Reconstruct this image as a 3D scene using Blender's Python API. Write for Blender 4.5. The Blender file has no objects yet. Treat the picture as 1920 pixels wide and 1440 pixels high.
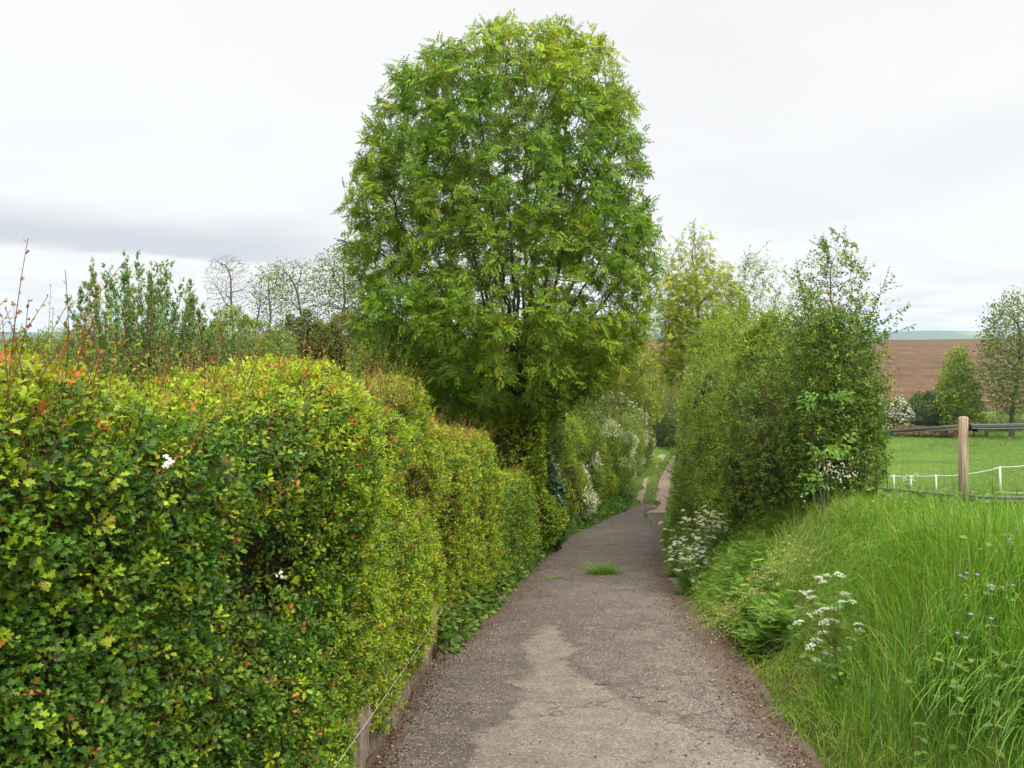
import bpy, math
import numpy as np

# ------------------------------------------------------------------ basics
F, CX, HY, EYE = 1500.0, 960.0, 640.0, 1.75      # lens and eye height of the photographer
rng = np.random.default_rng(11)
scene = bpy.context.scene
COL = scene.collection


def nrm(a):
    return a / np.maximum(np.linalg.norm(a, axis=-1, keepdims=True), 1e-9)


def sstep(a, b, x):
    t = np.clip((x - a) / (b - a), 0, 1)
    return t * t * (3 - 2 * t)


def un(px, py, d):
    return np.array([(px - CX) / F * d, d, EYE - (py - HY) / F * d])


class Noise:
    """smooth 3-D noise made of summed sine waves"""
    def __init__(s, freq, seed, n=9):
        r = np.random.default_rng(seed)
        s.k = nrm(r.normal(size=(n, 3))) * freq * r.uniform(.6, 1.5, (n, 1))
        s.p = r.uniform(0, 6.28, n)
        s.s = math.sqrt(2.0 / n)

    def __call__(s, p):
        return np.sin(p @ s.k.T + s.p).sum(-1) * s.s


# ------------------------------------------------------------------ terrain
yy = np.arange(-60, 140.01, .25)
def _sm(pts, w=9):
    a = np.array(pts, float)
    z = np.interp(yy, a[:, 0], a[:, 1])
    k = np.hanning(w * 2 + 1); k /= k.sum()
    zz = np.convolve(np.pad(z, w, mode='edge'), k, mode='valid')
    return zz
P_tab = _sm([(-60, 6), (0, 0), (32, -4.96), (70, -8.3), (100, -9.6), (128, -9.7), (140, -9.4)])
T_tab = _sm([(-60, 5), (0, .32), (5, .10), (8.8, -.08), (12, -.95), (20, -2.45), (31, -4.15), (41, -6.0), (50, -7.35),
             (70, -8.6), (100, -9.65), (128, -9.7), (140, -9.4)])
FAR = np.array([(140, -9.4), (170, -8.0), (230, -5.2), (400, 2.45), (425, 2.6), (520, 0), (900, -25), (2000, -40), (4500, -40)], float)


def Pf(y):
    y = np.asarray(y, float)
    return np.where(y < 140, np.interp(y, yy, P_tab), np.interp(y, FAR[:, 0], FAR[:, 1]))


def Tf(y):
    y = np.asarray(y, float)
    return np.where(y < 140, np.interp(y, yy, T_tab), np.interp(y, FAR[:, 0], FAR[:, 1]))


_d = [-60, 2, 4.63, 5.62, 6.95, 8.53, 11.5, 14.8, 20.6, 31.8, 45, 70, 100]
_xl = [-.9, -.88, -.833, -.805, -.741, -.52, -.08, .40, 1.55, 4.6, 6.95, 12.9, 20]
_xr = [1.7, 1.7, 1.76, 1.86, 2.02, 2.15, 2.36, 2.8, 3.85, 6.1, 8.9, 14.6, 23]
def xl(y): return np.interp(y, _d, _xl)
def xr(y): return np.interp(y, _d, _xr)


hn = Noise(.05, 5); hn2 = Noise(.9, 6)
def H(x, y):
    x = np.asarray(x, float); y = np.asarray(y, float)
    P, T = Pf(y), Tf(y)
    L, R = xl(y), xr(y)
    wr = np.interp(y, [0, 9, 14, 30], [1.5, 1.7, 1.6, 2.5])
    a = sstep(0, 1, (x - R) / wr)
    z = P + (T - P) * a
    near = sstep(7.6, 7.1, y)
    up = near * .45 * sstep(.16, .26, L - x) + (1 - near) * .35 * sstep(.1, 1.6, L - x)
    z = z + up * sstep(100, 60, y) + .25 * sstep(3, 12, L - x) * sstep(100, 60, y)
    p = np.stack([x, y, 0 * x], -1)
    z = z + hn(p) * .5 * sstep(6, 25, np.abs(x - (L + R) / 2)) * sstep(60, 130, y)
    z = z + hn2(p) * .05 * sstep(.2, 1.2, np.maximum(x - R, L - x)) * sstep(120, 60, y)
    return z


def hit(px, py):
    """where the sight line through a point of the lane meets the ground"""
    d = np.linspace(3, 130, 6000)
    x = (px - CX) / F * d
    g = H(x, d) - (EYE - (py - HY) / F * d)
    i = np.argmax(g > 0)
    return np.array([x[i], d[i], H(x[i], d[i])])


# ------------------------------------------------------------------ mesh helpers
class MB:
    def __init__(s):
        s.v, s.c, s.f, s.m, s.n = [], [], [], [], 0

    def add(s, v, faces, col=(1, 1, 1), mi=0):
        v = np.asarray(v, np.float32)
        c = np.broadcast_to(np.asarray(col, np.float32), v.shape)
        s.v.append(v); s.c.append(c)
        for fa in faces:
            fa = np.asarray(fa, np.int64)
            if len(fa):
                s.f.append(fa + s.n); s.m.append(np.full(len(fa), mi, np.int32))
        s.n += len(v)

    def build(s, name, mats, root=None, smooth=False, parent=None):
        me = bpy.data.meshes.new(name)
        v = np.concatenate(s.v); c = np.concatenate(s.c)
        par = parent or root
        loc = np.array(world_loc(par), np.float32) if par is not None else np.zeros(3, np.float32)
        v = v - loc
        me.vertices.add(len(v)); me.vertices.foreach_set('co', v.ravel())
        lt = np.concatenate([np.full(len(f), f.shape[1]) for f in s.f])
        li = np.concatenate([f.ravel() for f in s.f])
        me.loops.add(len(li)); me.loops.foreach_set('vertex_index', li.astype(np.int32))
        st = np.concatenate([[0], np.cumsum(lt)[:-1]])
        me.polygons.add(len(lt)); me.polygons.foreach_set('loop_start', st.astype(np.int32))
        mi = np.concatenate(s.m); me.polygons.foreach_set('material_index', mi)
        if smooth:
            me.polygons.foreach_set('use_smooth', np.ones(len(lt), bool))
        me.update(calc_edges=True)
        a = me.color_attributes.new('Col', 'FLOAT_COLOR', 'POINT')
        a.data.foreach_set('color', np.concatenate([c, np.ones((len(c), 1), np.float32)], 1).ravel())
        for m in (mats if isinstance(mats, (list, tuple)) else [mats]):
            me.materials.append(m)
        o = bpy.data.objects.new(name, me); COL.objects.link(o)
        if par is not None:
            o.parent = par
        return o


def world_loc(o):
    p = [0, 0, 0]
    while o is not None:
        p = [p[i] + o.location[i] for i in range(3)]; o = o.parent
    return p


def tag(o, label, cat, group=None, kind=None):
    o['label'] = label; o['category'] = cat
    if group: o['group'] = group
    if kind: o['kind'] = kind
    return o


def thing(name, label, cat, loc, group=None, kind=None):
    o = bpy.data.objects.new(name, None); COL.objects.link(o)
    o.empty_display_size = .2; o.location = [float(a) for a in loc]
    return tag(o, label, cat, group, kind)


def structure(o, label, cat):
    return tag(o, label, cat, kind='structure')


def copy_tree(o, parent=None):
    c = o.copy(); COL.objects.link(c); c.parent = parent
    for ch in list(o.children):
        copy_tree(ch, c)
    return c


def frames(yd, nd):
    y = nrm(yd); x = nrm(np.cross(y, nd)); z = np.cross(x, y)
    return x, y, z


def inst(mb, tm, pos, yd, nd, sc, col, mi=0):
    """put one copy of a small template at every position"""
    n = len(pos)
    if n == 0: return
    V, fs = tm
    x, y, z = frames(yd, nd)
    sc = np.broadcast_to(np.asarray(sc, float), (n,))[:, None, None]
    v = pos[:, None, :] + sc * (V[None, :, 0:1] * x[:, None, :] + V[None, :, 1:2] * y[:, None, :] + V[None, :, 2:3] * z[:, None, :])
    c = np.repeat(np.broadcast_to(col, (n, 3)), len(V), 0)
    off = (np.arange(n) * len(V))[:, None, None]
    mb.add(v.reshape(-1, 3), [(np.asarray(f)[None] + off).reshape(-1, np.asarray(f).shape[1]) for f in fs], c, mi)


# ---- leaf templates (x across, y along, z up from the blade)
def _haw_near():
    h = [(.05, .24), (.31, .44), (.12, .50), (.38, .80), (.15, .80), (.13, .99)]
    m = [(0, 0), (0, .46), (0, .76), (0, 1.03)]
    V = [(x, y, -.05 * y * y) for x, y in m]
    for sgn in (1, -1):
        V += [(sgn * x, y, .28 * x - .05 * y * y) for x, y in h]
    T = []
    for b in (4, 10):
        t = [(0, b, 1), (b, b + 1, b + 2), (b, b + 2, 1), (1, b + 2, 2), (b + 2, b + 3, b + 4), (b + 2, b + 4, 2), (2, b + 4, b + 5), (2, b + 5, 3)]
        T += t if b == 4 else [q[::-1] for q in t]
    return np.array(V), [np.array(T)]
HAW = _haw_near()
HAW_MID = (np.array([(0, 0, 0), (.32, .42, .1), (.13, .52, .03), (.34, .82, .08), (0, 1, -.04), (-.34, .82, .08), (-.13, .52, .03), (-.32, .42, .1)]),
           [np.array([(0, 1, 2), (2, 3, 4), (4, 5, 6), (6, 7, 0)]), np.array([(0, 2, 4, 6)])])
DIA = (np.array([(0, 0, 0), (.36, .5, .1), (0, 1, 0), (-.36, .5, .1)]), [np.array([(0, 1, 2), (0, 2, 3)])])
ROUND = (np.array([(0, 0, 0), (.33, .2, .08), (.36, .6, .08), (0, 1, 0), (-.36, .6, .08), (-.33, .2, .08)]), [np.array([(0, 1, 2, 3), (0, 3, 4, 5)])])


def _compound(pairs, L, W, droop, terminal=True):
    V, Fc = [], []
    for i in range(pairs + 1):
        y0 = .25 + .62 * i / pairs
        sides = (1, -1) if i < pairs else (0,)
        for sd in sides:
            ang = math.radians(62) * sd if sd else 0
            dx, dy = math.sin(ang), math.cos(ang)
            nx, ny = dy, -dx
            b = len(V); zb = -droop * y0 * y0
            for (t, w, z) in ((0, 0, 0), (.45, W, .03), (1, 0, -.35), (.45, -W, .03)):
                V.append((dx * t * L + nx * w, y0 + dy * t * L + ny * w, zb + z * L))
            Fc += [(b, b + 1, b + 2), (b, b + 2, b + 3)]
    return np.array(V), [np.array(Fc)]
ASH = _compound(4, .34, .066, .34)
ELDER = _compound(2, .48, .13, .3)


def _fern():
    V, Fc = [], []
    for i in range(6):
        y0 = .15 + .8 * i / 6; l = .42 * (1 - i / 7)
        for sd in (1, -1):
            b = len(V)
            for (t, w) in ((0, -.03), (.5, .07), (1, .02), (.55, -.07)):
                V.append((sd * t * l, y0 + t * l * .5 + w, -.3 * y0 * y0 - .1 * t))
            Fc += [(b, b + 1, b + 2, b + 3)]
    b = len(V); V += [(-.012, 0, 0), (.012, 0, 0), (0, 1, -.3)]
    return np.array(V), [np.array(Fc), np.array([(b, b + 1, b + 2)])]
FERN = _fern()


def _tuft(n, seed, spread=.5, size=.3):
    r = np.random.default_rng(seed); V, Fc = [], []
    for i in range(n):
        c = r.normal(size=3) * spread * .5; c[2] *= .5
        a = r.uniform(0, 6.28); s = size * r.uniform(.7, 1.2); tl = r.normal(size=2) * .4
        b = len(V)
        for k in range(4):
            dx, dy = math.cos(a + k * 1.571) * s, math.sin(a + k * 1.571) * s
            V.append((c[0] + dx, c[1] + dy, c[2] + dx * tl[0] + dy * tl[1]))
        Fc.append((b, b + 1, b + 2, b + 3))
    return np.array(V), [np.array(Fc)]
BLOSSOM = _tuft(8, 3)

# ------------------------------------------------------------------ materials
def new_mat(name):
    m = bpy.data.materials.new(name); m.use_nodes = True
    nt = m.node_tree; nt.nodes.clear()
    return m, nt


def N(nt, typ, **kw):
    n = nt.nodes.new(typ)
    for k, v in kw.items():
        if k.startswith('i_'):
            n.inputs[int(k[2:]) if k[2:].isdigit() else k[2:].replace('_', ' ')].default_value = v
        else:
            setattr(n, k, v)
    return n


def leaf_mat(name, trans=.38, rough=.5, spec=.25, tint=(1.0, 1.12, .5), hue=(1.36, 1.14, .8)):
    m, nt = new_mat(name); L = nt.links.new
    at = N(nt, 'ShaderNodeVertexColor', layer_name='Col')
    pb = N(nt, 'ShaderNodeBsdfPrincipled'); pb.inputs['Roughness'].default_value = rough
    pb.inputs['Specular IOR Level'].default_value = spec
    wm = N(nt, 'ShaderNodeMix', data_type='RGBA', blend_type='MULTIPLY'); wm.inputs[0].default_value = 1; wm.inputs[7].default_value = (*hue, 1)
    L(at.outputs[0], wm.inputs[6]); L(wm.outputs[2], pb.inputs['Base Color'])
    tr = N(nt, 'ShaderNodeBsdfTranslucent')
    mx = N(nt, 'ShaderNodeMix', data_type='RGBA', blend_type='MULTIPLY'); mx.inputs[0].default_value = 1
    mx.inputs[7].default_value = (*tint, 1); L(wm.outputs[2], mx.inputs[6]); L(mx.outputs[2], tr.inputs[0])
    ms = N(nt, 'ShaderNodeMixShader'); ms.inputs[0].default_value = trans
    L(pb.outputs[0], ms.inputs[1]); L(tr.outputs[0], ms.inputs[2])
    out = N(nt, 'ShaderNodeOutputMaterial'); L(ms.outputs[0], out.inputs[0])
    return m


def rough_mat(name, ramp, scale=8.0, stretch=(1, 1, 1), bump=.3, rough=.85, detail=8, use_col=False):
    m, nt = new_mat(name); L = nt.links.new
    tc = N(nt, 'ShaderNodeTexCoord'); mp = N(nt, 'ShaderNodeMapping'); mp.inputs['Scale'].default_value = stretch
    L(tc.outputs['Object'], mp.inputs[0])
    no = N(nt, 'ShaderNodeTexNoise'); no.inputs['Scale'].default_value = scale; no.inputs['Detail'].default_value = detail
    no.inputs['Roughness'].default_value = .65
    L(mp.outputs[0], no.inputs['Vector'])
    cr = N(nt, 'ShaderNodeValToRGB'); el = cr.color_ramp.elements
    while len(el) < len(ramp): el.new(.5)
    for e, (p, c) in zip(el, ramp):
        e.position = p; e.color = (*c, 1)
    L(no.outputs[0], cr.inputs[0])
    pb = N(nt, 'ShaderNodeBsdfPrincipled'); pb.inputs['Roughness'].default_value = rough
    pb.inputs['Specular IOR Level'].default_value = .25
    src = cr.outputs[0]
    if use_col:
        at = N(nt, 'ShaderNodeVertexColor', layer_name='Col')
        mx = N(nt, 'ShaderNodeMix', data_type='RGBA', blend_type='MULTIPLY'); mx.inputs[0].default_value = 1
        L(cr.outputs[0], mx.inputs[6]); L(at.outputs[0], mx.inputs[7]); src = mx.outputs[2]
    L(src, pb.inputs['Base Color'])
    bp = N(nt, 'ShaderNodeBump'); bp.inputs['Strength'].default_value = bump; bp.inputs['Distance'].default_value = .03
    L(no.outputs[0], bp.inputs['Height']); L(bp.outputs[0], pb.inputs['Normal'])
    out = N(nt, 'ShaderNodeOutputMaterial'); L(pb.outputs[0], out.inputs[0])
    return m


def plain_mat(name, col, rough=.6, spec=.3, trans=0):
    m, nt = new_mat(name); L = nt.links.new
    tc = N(nt, 'ShaderNodeTexCoord'); no = N(nt, 'ShaderNodeTexNoise'); no.inputs['Scale'].default_value = 14
    L(tc.outputs['Object'], no.inputs['Vector'])
    mx = N(nt, 'ShaderNodeMix', data_type='RGBA')
    mx.inputs[6].default_value = (*[c * .8 for c in col], 1); mx.inputs[7].default_value = (*[min(1, c * 1.15) for c in col], 1)
    L(no.outputs[0], mx.inputs[0])
    pb = N(nt, 'ShaderNodeBsdfPrincipled'); pb.inputs['Roughness'].default_value = rough; pb.inputs['Specular IOR Level'].default_value = spec
    L(mx.outputs[2], pb.inputs['Base Color'])
    out = N(nt, 'ShaderNodeOutputMaterial')
    if trans:
        tr = N(nt, 'ShaderNodeBsdfTranslucent'); L(mx.outputs[2], tr.inputs[0])
        ms = N(nt, 'ShaderNodeMixShader'); ms.inputs[0].default_value = trans
        L(pb.outputs[0], ms.inputs[1]); L(tr.outputs[0], ms.inputs[2]); L(ms.outputs[0], out.inputs[0])
    else:
        L(pb.outputs[0], out.inputs[0])
    return m


M_LEAF = leaf_mat('leaf')
M_GLOSSY = leaf_mat('ivy_leaf', .2, .4, .3, hue=(1, 1, 1))
M_GRASS = leaf_mat('grass_blade', .42, .5, .3, (1.05, 1.15, .6), (1.22, 1.14, .85))
M_PETAL = leaf_mat('petal', .3, .7, .2, (1, 1, 1), (1, 1, 1))
M_BARK = rough_mat('bark', [(.3, (.045, .035, .022)), (.7, (.14, .115, .075))], 9, (1, 1, .25), .5)
M_TWIG = rough_mat('twig', [(.3, (.06, .03, .018)), (.7, (.16, .085, .05))], 12, (1, 1, 1), .2)
M_CORE = rough_mat('dark_core', [(.3, (.012, .012, .006)), (.7, (.035, .03, .014))], 18, (1, 1, .3), .8)  # dark twig tone for the solid cores added to stop light in hedges


def road_mat():
    m, nt = new_mat('worn_tarmac'); L = nt.links.new
    tc = N(nt, 'ShaderNodeTexCoord')
    wear = N(nt, 'ShaderNodeAttribute', attribute_name='wear'); dirt = N(nt, 'ShaderNodeAttribute', attribute_name='dirt')
    def noise(sc, det=6, ro=.6):
        n = N(nt, 'ShaderNodeTexNoise'); n.inputs['Scale'].default_value = sc; n.inputs['Detail'].default_value = det; n.inputs['Roughness'].default_value = ro
        L(tc.outputs['Object'], n.inputs['Vector']); return n.outputs[0]
    def math_(op, a, b, c=None):
        n = N(nt, 'ShaderNodeMath', operation=op)
        for i, q in enumerate((a, b, c)):
            if q is None: continue
            if isinstance(q, (int, float)): n.inputs[i].default_value = q
            else: L(q, n.inputs[i])
        return n.outputs[0]
    def mrange(v, a, b):
        n = N(nt, 'ShaderNodeMapRange', interpolation_type='SMOOTHSTEP'); n.inputs[1].default_value = a; n.inputs[2].default_value = b
        L(v, n.inputs[0]); return n.outputs[0]
    def mix(f, a, b):
        n = N(nt, 'ShaderNodeMix', data_type='RGBA')
        for i, q in ((0, f), (6, a), (7, b)):
            if isinstance(q, tuple): n.inputs[i].default_value = (*q, 1)
            elif isinstance(q, (int, float)): n.inputs[i].default_value = q
            else: L(q, n.inputs[i])
        return n.outputs[2]
    big = noise(1.1, 7); mid = noise(5, 6); fine = noise(60, 4, .7)
    base = mix(mrange(big, .35, .68), (.064, .050, .040), (.112, .088, .070))
    base = mix(mrange(mid, .5, .75), base, (.138, .108, .084))
    # chippings
    vo = N(nt, 'ShaderNodeTexVoronoi', feature='F1'); vo.inputs['Scale'].default_value = 78; L(tc.outputs['Object'], vo.inputs['Vector'])
    sep = N(nt, 'ShaderNodeSeparateColor'); L(vo.outputs['Color'], sep.inputs[0])
    chip = math_('MULTIPLY', mrange(sep.outputs[0], .70, .78), mrange(vo.outputs['Distance'], .42, .30))
    dark = mrange(sep.outputs[1], .38, .2)
    base = mix(math_('MULTIPLY', dark, .8), base, (.04, .034, .03))
    base = mix(math_('MULTIPLY', chip, .9), base, (.36, .28, .20))
    vo2 = N(nt, 'ShaderNodeTexVoronoi', feature='F1'); vo2.inputs['Scale'].default_value = 36; L(tc.outputs['Object'], vo2.inputs['Vector'])
    sep2 = N(nt, 'ShaderNodeSeparateColor'); L(vo2.outputs['Color'], sep2.inputs[0])
    chip2 = math_('MULTIPLY', mrange(sep2.outputs[0], .93, .95), mrange(vo2.outputs['Distance'], .36, .26))
    base = mix(math_('MULTIPLY', chip2, .5), base, (.40, .33, .26))
    # the paler worn-through layer
    wv = math_('ADD', wear.outputs['Fac'], math_('MULTIPLY', math_('SUBTRACT', noise(2.6, 9, .7), .5), .85))
    wmask = mrange(wv, -.06, .07)
    pale = mix(mrange(mid, .3, .75), (.115, .092, .070), (.165, .135, .105))
    pale = mix(math_('MULTIPLY', chip, .75), pale, (.36, .30, .23))
    pale = mix(math_('MULTIPLY', dark, .6), pale, (.065, .053, .042))
    # cracks in the pale layer
    vc = N(nt, 'ShaderNodeTexVoronoi', feature='DISTANCE_TO_EDGE'); vc.inputs['Scale'].default_value = 1.5
    wn = N(nt, 'ShaderNodeTexNoise'); wn.inputs['Scale'].default_value = 3; wn.inputs['Detail'].default_value = 6; L(tc.outputs['Object'], wn.inputs['Vector'])
    va = N(nt, 'ShaderNodeVectorMath', operation='ADD'); L(tc.outputs['Object'], va.inputs[0])
    vs = N(nt, 'ShaderNodeVectorMath', operation='SCALE'); vs.inputs['Scale'].default_value = .7; L(wn.outputs['Color'], vs.inputs[0]); L(vs.outputs[0], va.inputs[1])
    L(va.outputs[0], vc.inputs['Vector'])
    crk = math_('MULTIPLY', mrange(vc.outputs['Distance'], .016, .006), mrange(big, .46, .52))
    col = mix(wmask, base, pale)
    edge = math_('MULTIPLY', mrange(math_('ABSOLUTE', math_('ADD', wv, .07), 0), .10, .0), mrange(mid, .42, .6))
    col = mix(math_('MULTIPLY', edge, .8), col, (.05, .042, .036))
    col = mix(math_('MULTIPLY', crk, .75), col, (.03, .026, .022))
    dv = math_('ADD', dirt.outputs['Fac'], math_('MULTIPLY', math_('SUBTRACT', noise(4.5, 8, .7), .5), 1.5))
    dm = mrange(dv, .35, .8)
    col = mix(math_('MULTIPLY', dm, .9), col, mix(fine, (.03, .02, .013), (.13, .085, .055)))
    pb = N(nt, 'ShaderNodeBsdfPrincipled'); pb.inputs['Roughness'].default_value = .82; pb.inputs['Specular IOR Level'].default_value = .3
    L(col, pb.inputs['Base Color'])
    hgt = math_('ADD', math_('MULTIPLY', vo.outputs['Distance'], -.5), math_('MULTIPLY', fine, .6))
    hgt = math_('ADD', hgt, math_('MULTIPLY', wmask, -.9))
    bp = N(nt, 'ShaderNodeBump'); bp.inputs['Strength'].default_value = .55; bp.inputs['Distance'].default_value = .012
    L(hgt, bp.inputs['Height']); L(bp.outputs[0], pb.inputs['Normal'])
    out = N(nt, 'ShaderNodeOutputMaterial'); L(pb.outputs[0], out.inputs[0])
    return m


def ground_mat(name, c1, c2, c3, s1=.35, s2=4.0, bump=.5, furrow=False):
    m, nt = new_mat(name); L = nt.links.new
    tc = N(nt, 'ShaderNodeTexCoord')
    at = N(nt, 'ShaderNodeVertexColor', layer_name='Col')
    n1 = N(nt, 'ShaderNodeTexNoise'); n1.inputs['Scale'].default_value = s1; n1.inputs['Detail'].default_value = 9; n1.inputs['Roughness'].default_value = .65
    n2 = N(nt, 'ShaderNodeTexNoise'); n2.inputs['Scale'].default_value = s2; n2.inputs['Detail'].default_value = 7; n2.inputs['Roughness'].default_value = .7
    src = tc.outputs['Object']
    if furrow:
        mp = N(nt, 'ShaderNodeMapping'); mp.inputs['Rotation'].default_value = (0, 0, math.radians(6)); mp.inputs['Scale'].default_value = (.10, 1.0, 1)
        L(src, mp.inputs[0]); src = mp.outputs[0]
    L(src, n1.inputs['Vector']); L(tc.outputs['Object'], n2.inputs['Vector'])
    a = N(nt, 'ShaderNodeMapRange'); a.inputs[1].default_value = .34; a.inputs[2].default_value = .68; L(n1.outputs[0], a.inputs[0])
    b = N(nt, 'ShaderNodeMapRange'); b.inputs[1].default_value = .5; b.inputs[2].default_value = .75; L(n2.outputs[0], b.inputs[0])
    x1 = N(nt, 'ShaderNodeMix', data_type='RGBA'); x1.inputs[6].default_value = (*c1, 1); x1.inputs[7].default_value = (*c2, 1); L(a.outputs[0], x1.inputs[0])
    x2 = N(nt, 'ShaderNodeMix', data_type='RGBA'); x2.inputs[7].default_value = (*c3, 1); L(x1.outputs[2], x2.inputs[6]); L(b.outputs[0], x2.inputs[0])
    x3 = N(nt, 'ShaderNodeMix', data_type='RGBA', blend_type='MULTIPLY'); x3.inputs[0].default_value = 1
    L(x2.outputs[2], x3.inputs[6]); L(at.outputs[0], x3.inputs[7])
    pb = N(nt, 'ShaderNodeBsdfPrincipled'); pb.inputs['Roughness'].default_value = .95; pb.inputs['Specular IOR Level'].default_value = .1
    L(x3.outputs[2], pb.inputs['Base Color'])
    bp = N(nt, 'ShaderNodeBump'); bp.inputs['Strength'].default_value = bump; bp.inputs['Distance'].default_value = .15
    L(n2.outputs[0], bp.inputs['Height']); L(bp.outputs[0], pb.inputs['Normal'])
    out = N(nt, 'ShaderNodeOutputMaterial'); L(pb.outputs[0], out.inputs[0])
    return m


# ------------------------------------------------------------------ growing things
def grow(att, nodes, parents, step, infl, kill, iters, trop=(0, 0, .15), jit=.12, maxch=3, r=rng):
    pos = [np.asarray(p, float) for p in nodes]; par = list(parents)
    cap = len(att) * 6 + len(pos) + 10
    A = np.array(att, float)
    arr = np.array(pos)
    D = np.full(len(A), 1e9); I = np.zeros(len(A), int)
    for s in range(0, len(arr), 200):
        dd = np.linalg.norm(A[:, None] - arr[None, s:s + 200], axis=2); k = dd.argmin(1); m = dd[np.arange(len(A)), k]
        b = m < D; D[b] = m[b]; I[b] = k[b] + s
    nch = np.zeros(cap + 5000, int)
    for p in par:
        if p >= 0: nch[p] += 1
    alive = D > kill
    trop = np.array(trop)
    for it in range(iters):
        act = alive & (D < infl) & (nch[I] < maxch)
        if not act.any() or len(pos) > cap: break
        ids = I[act]; arr = np.array(pos)
        dv = nrm(A[act] - arr[ids])
        acc = np.zeros((len(pos), 3)); np.add.at(acc, ids, dv)
        u = np.unique(ids)
        nd = nrm(nrm(acc[u]) + trop + r.normal(size=(len(u), 3)) * jit)
        new = arr[u] + nd * step
        base = len(pos)
        for q, p in zip(new, u):
            pos.append(q); par.append(int(p)); nch[p] += 1
        for s in range(0, len(new), 200):
            dd = np.linalg.norm(A[:, None] - new[None, s:s + 200], axis=2); k = dd.argmin(1); m = dd[np.arange(len(A)), k]
            b = m < D; D[b] = m[b]; I[b] = k[b] + s + base
        alive &= D > kill
    return np.array(pos), np.array(par)


def radii(pos, par, tip, p=2.4):
    n = len(pos); acc = np.zeros(n); tips = np.zeros(n, int); r = np.zeros(n)
    for i in range(n - 1, -1, -1):
        if acc[i] == 0: r[i] = tip; tips[i] = 1
        else: r[i] = acc[i] ** (1 / p)
        if par[i] >= 0:
            acc[par[i]] += r[i] ** p; tips[par[i]] += tips[i]
    return r, tips


def tubes(mb, pos, par, r, col=(1, 1, 1), sides=6, thin=.02, main=None):
    """tapered limbs along a skeleton"""
    ch = np.where(par >= 0)[0]
    if len(ch) == 0: return
    d = nrm(pos[ch] - pos[par[ch]])
    best = {}
    for i in ch:
        p = par[i]
        if p not in best or r[i] > r[best[p]]: best[p] = i
    is_main = np.array([best[par[i]] == i for i in ch])
    r0 = np.where(is_main, np.minimum(r[par[ch]], r[ch] * 1.6), r[ch] * 1.12); r1 = r[ch]
    gp = np.maximum(par[ch], 0)
    dp = pos[par[ch]] - pos[np.maximum(par[gp], 0)]
    d0 = np.where((is_main & (np.linalg.norm(dp, axis=1) > 1e-6))[:, None], nrm(dp), d)
    for big in (True, False):
        sel = (r1 >= thin) if big else (r1 < thin)
        if not sel.any(): continue
        k = sides if big else 3
        V = []
        for (c, dd, rr) in ((pos[par[ch]][sel], d0[sel], r0[sel]), (pos[ch][sel], d[sel], r1[sel])):
            ref = np.where(np.abs(dd[:, 0:1]) < .8, np.array([[1., 0, 0]]), np.array([[0, 1., 0]]))
            e1 = nrm(ref - dd * (ref * dd).sum(1, keepdims=True)); e2 = np.cross(dd, e1)
            an = np.arange(k) * 2 * math.pi / k
            V.append(c[:, None] + rr[:, None, None] * (np.cos(an)[None, :, None] * e1[:, None] + np.sin(an)[None, :, None] * e2[:, None]))
        V = np.concatenate(V, 1); n = len(V)
        q = np.array([(i, (i + 1) % k, k + (i + 1) % k, k + i) for i in range(k)])
        mb.add(V.reshape(-1, 3), [(q[None] + (np.arange(n) * 2 * k)[:, None, None]).reshape(-1, 4)], col)


def chain(mb, pts, r0, r1, col=(1, 1, 1), sides=5):
    pts = np.asarray(pts, float); n = len(pts)
    tubes(mb, pts, np.arange(n) - 1, np.linspace(r0, r1, n), col, sides, thin=0.0)


def palette(n, cols, w, jit=.18, r=rng):
    w = np.asarray(w, float)
    if w.ndim == 1: k = r.choice(len(cols), n, p=w / w.sum())
    else:
        cw = np.cumsum(w / w.sum(1, keepdims=True), 1); k = (r.random((n, 1)) > cw).sum(1).clip(0, len(cols) - 1)
    c = np.asarray(cols)[k]
    return c * np.exp(r.normal(size=(n, 1)) * jit) * (1 + r.normal(size=(n, 3)) * .05)


DEEP, MIDG, YEL, RED, OLV = (.030, .085, .014), (.070, .165, .018), (.17, .26, .018), (.30, .10, .03), (.12, .14, .03)


def rosettes(mb, tm, C, A, n, leaf, L, cols, tips=None, r=rng, spread=1.0):
    """leaves set spirally round a short shoot at each point C along axis A"""
    m = len(C)
    if m == 0: return
    ref = np.where(np.abs(A[:, 2:3]) < .9, np.array([[0, 0, 1.]]), np.array([[1., 0, 0]]))
    e1 = nrm(np.cross(A, ref)); e2 = np.cross(A, e1); ph = r.uniform(0, 6.28, m)
    leaf = np.broadcast_to(np.asarray(leaf, float), (m,))
    for i in range(n):
        f = i / max(1, n - 1)
        an = ph + i * 2.4 + r.normal(size=m) * .3
        pd = np.cos(an)[:, None] * e1 + np.sin(an)[:, None] * e2
        yd = A * (.15 + .8 * f) + pd * (1.0 * spread - .4 * f) + r.normal(size=(m, 3)) * .2
        nd = A * 1.0 - pd * .35 + np.array([0, 0, .5]) + r.normal(size=(m, 3)) * .3
        ps = C + A * (L * f) + pd * .006
        c = cols * np.exp(r.normal(size=(m, 1)) * .12)
        if tips is not None:
            t = (f ** 2); c = c * (1 - t) + tips * t
        inst(mb, tm, ps, yd, nd, leaf * (1.05 - .4 * f) * r.uniform(.75, 1.15, m), c)


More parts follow.
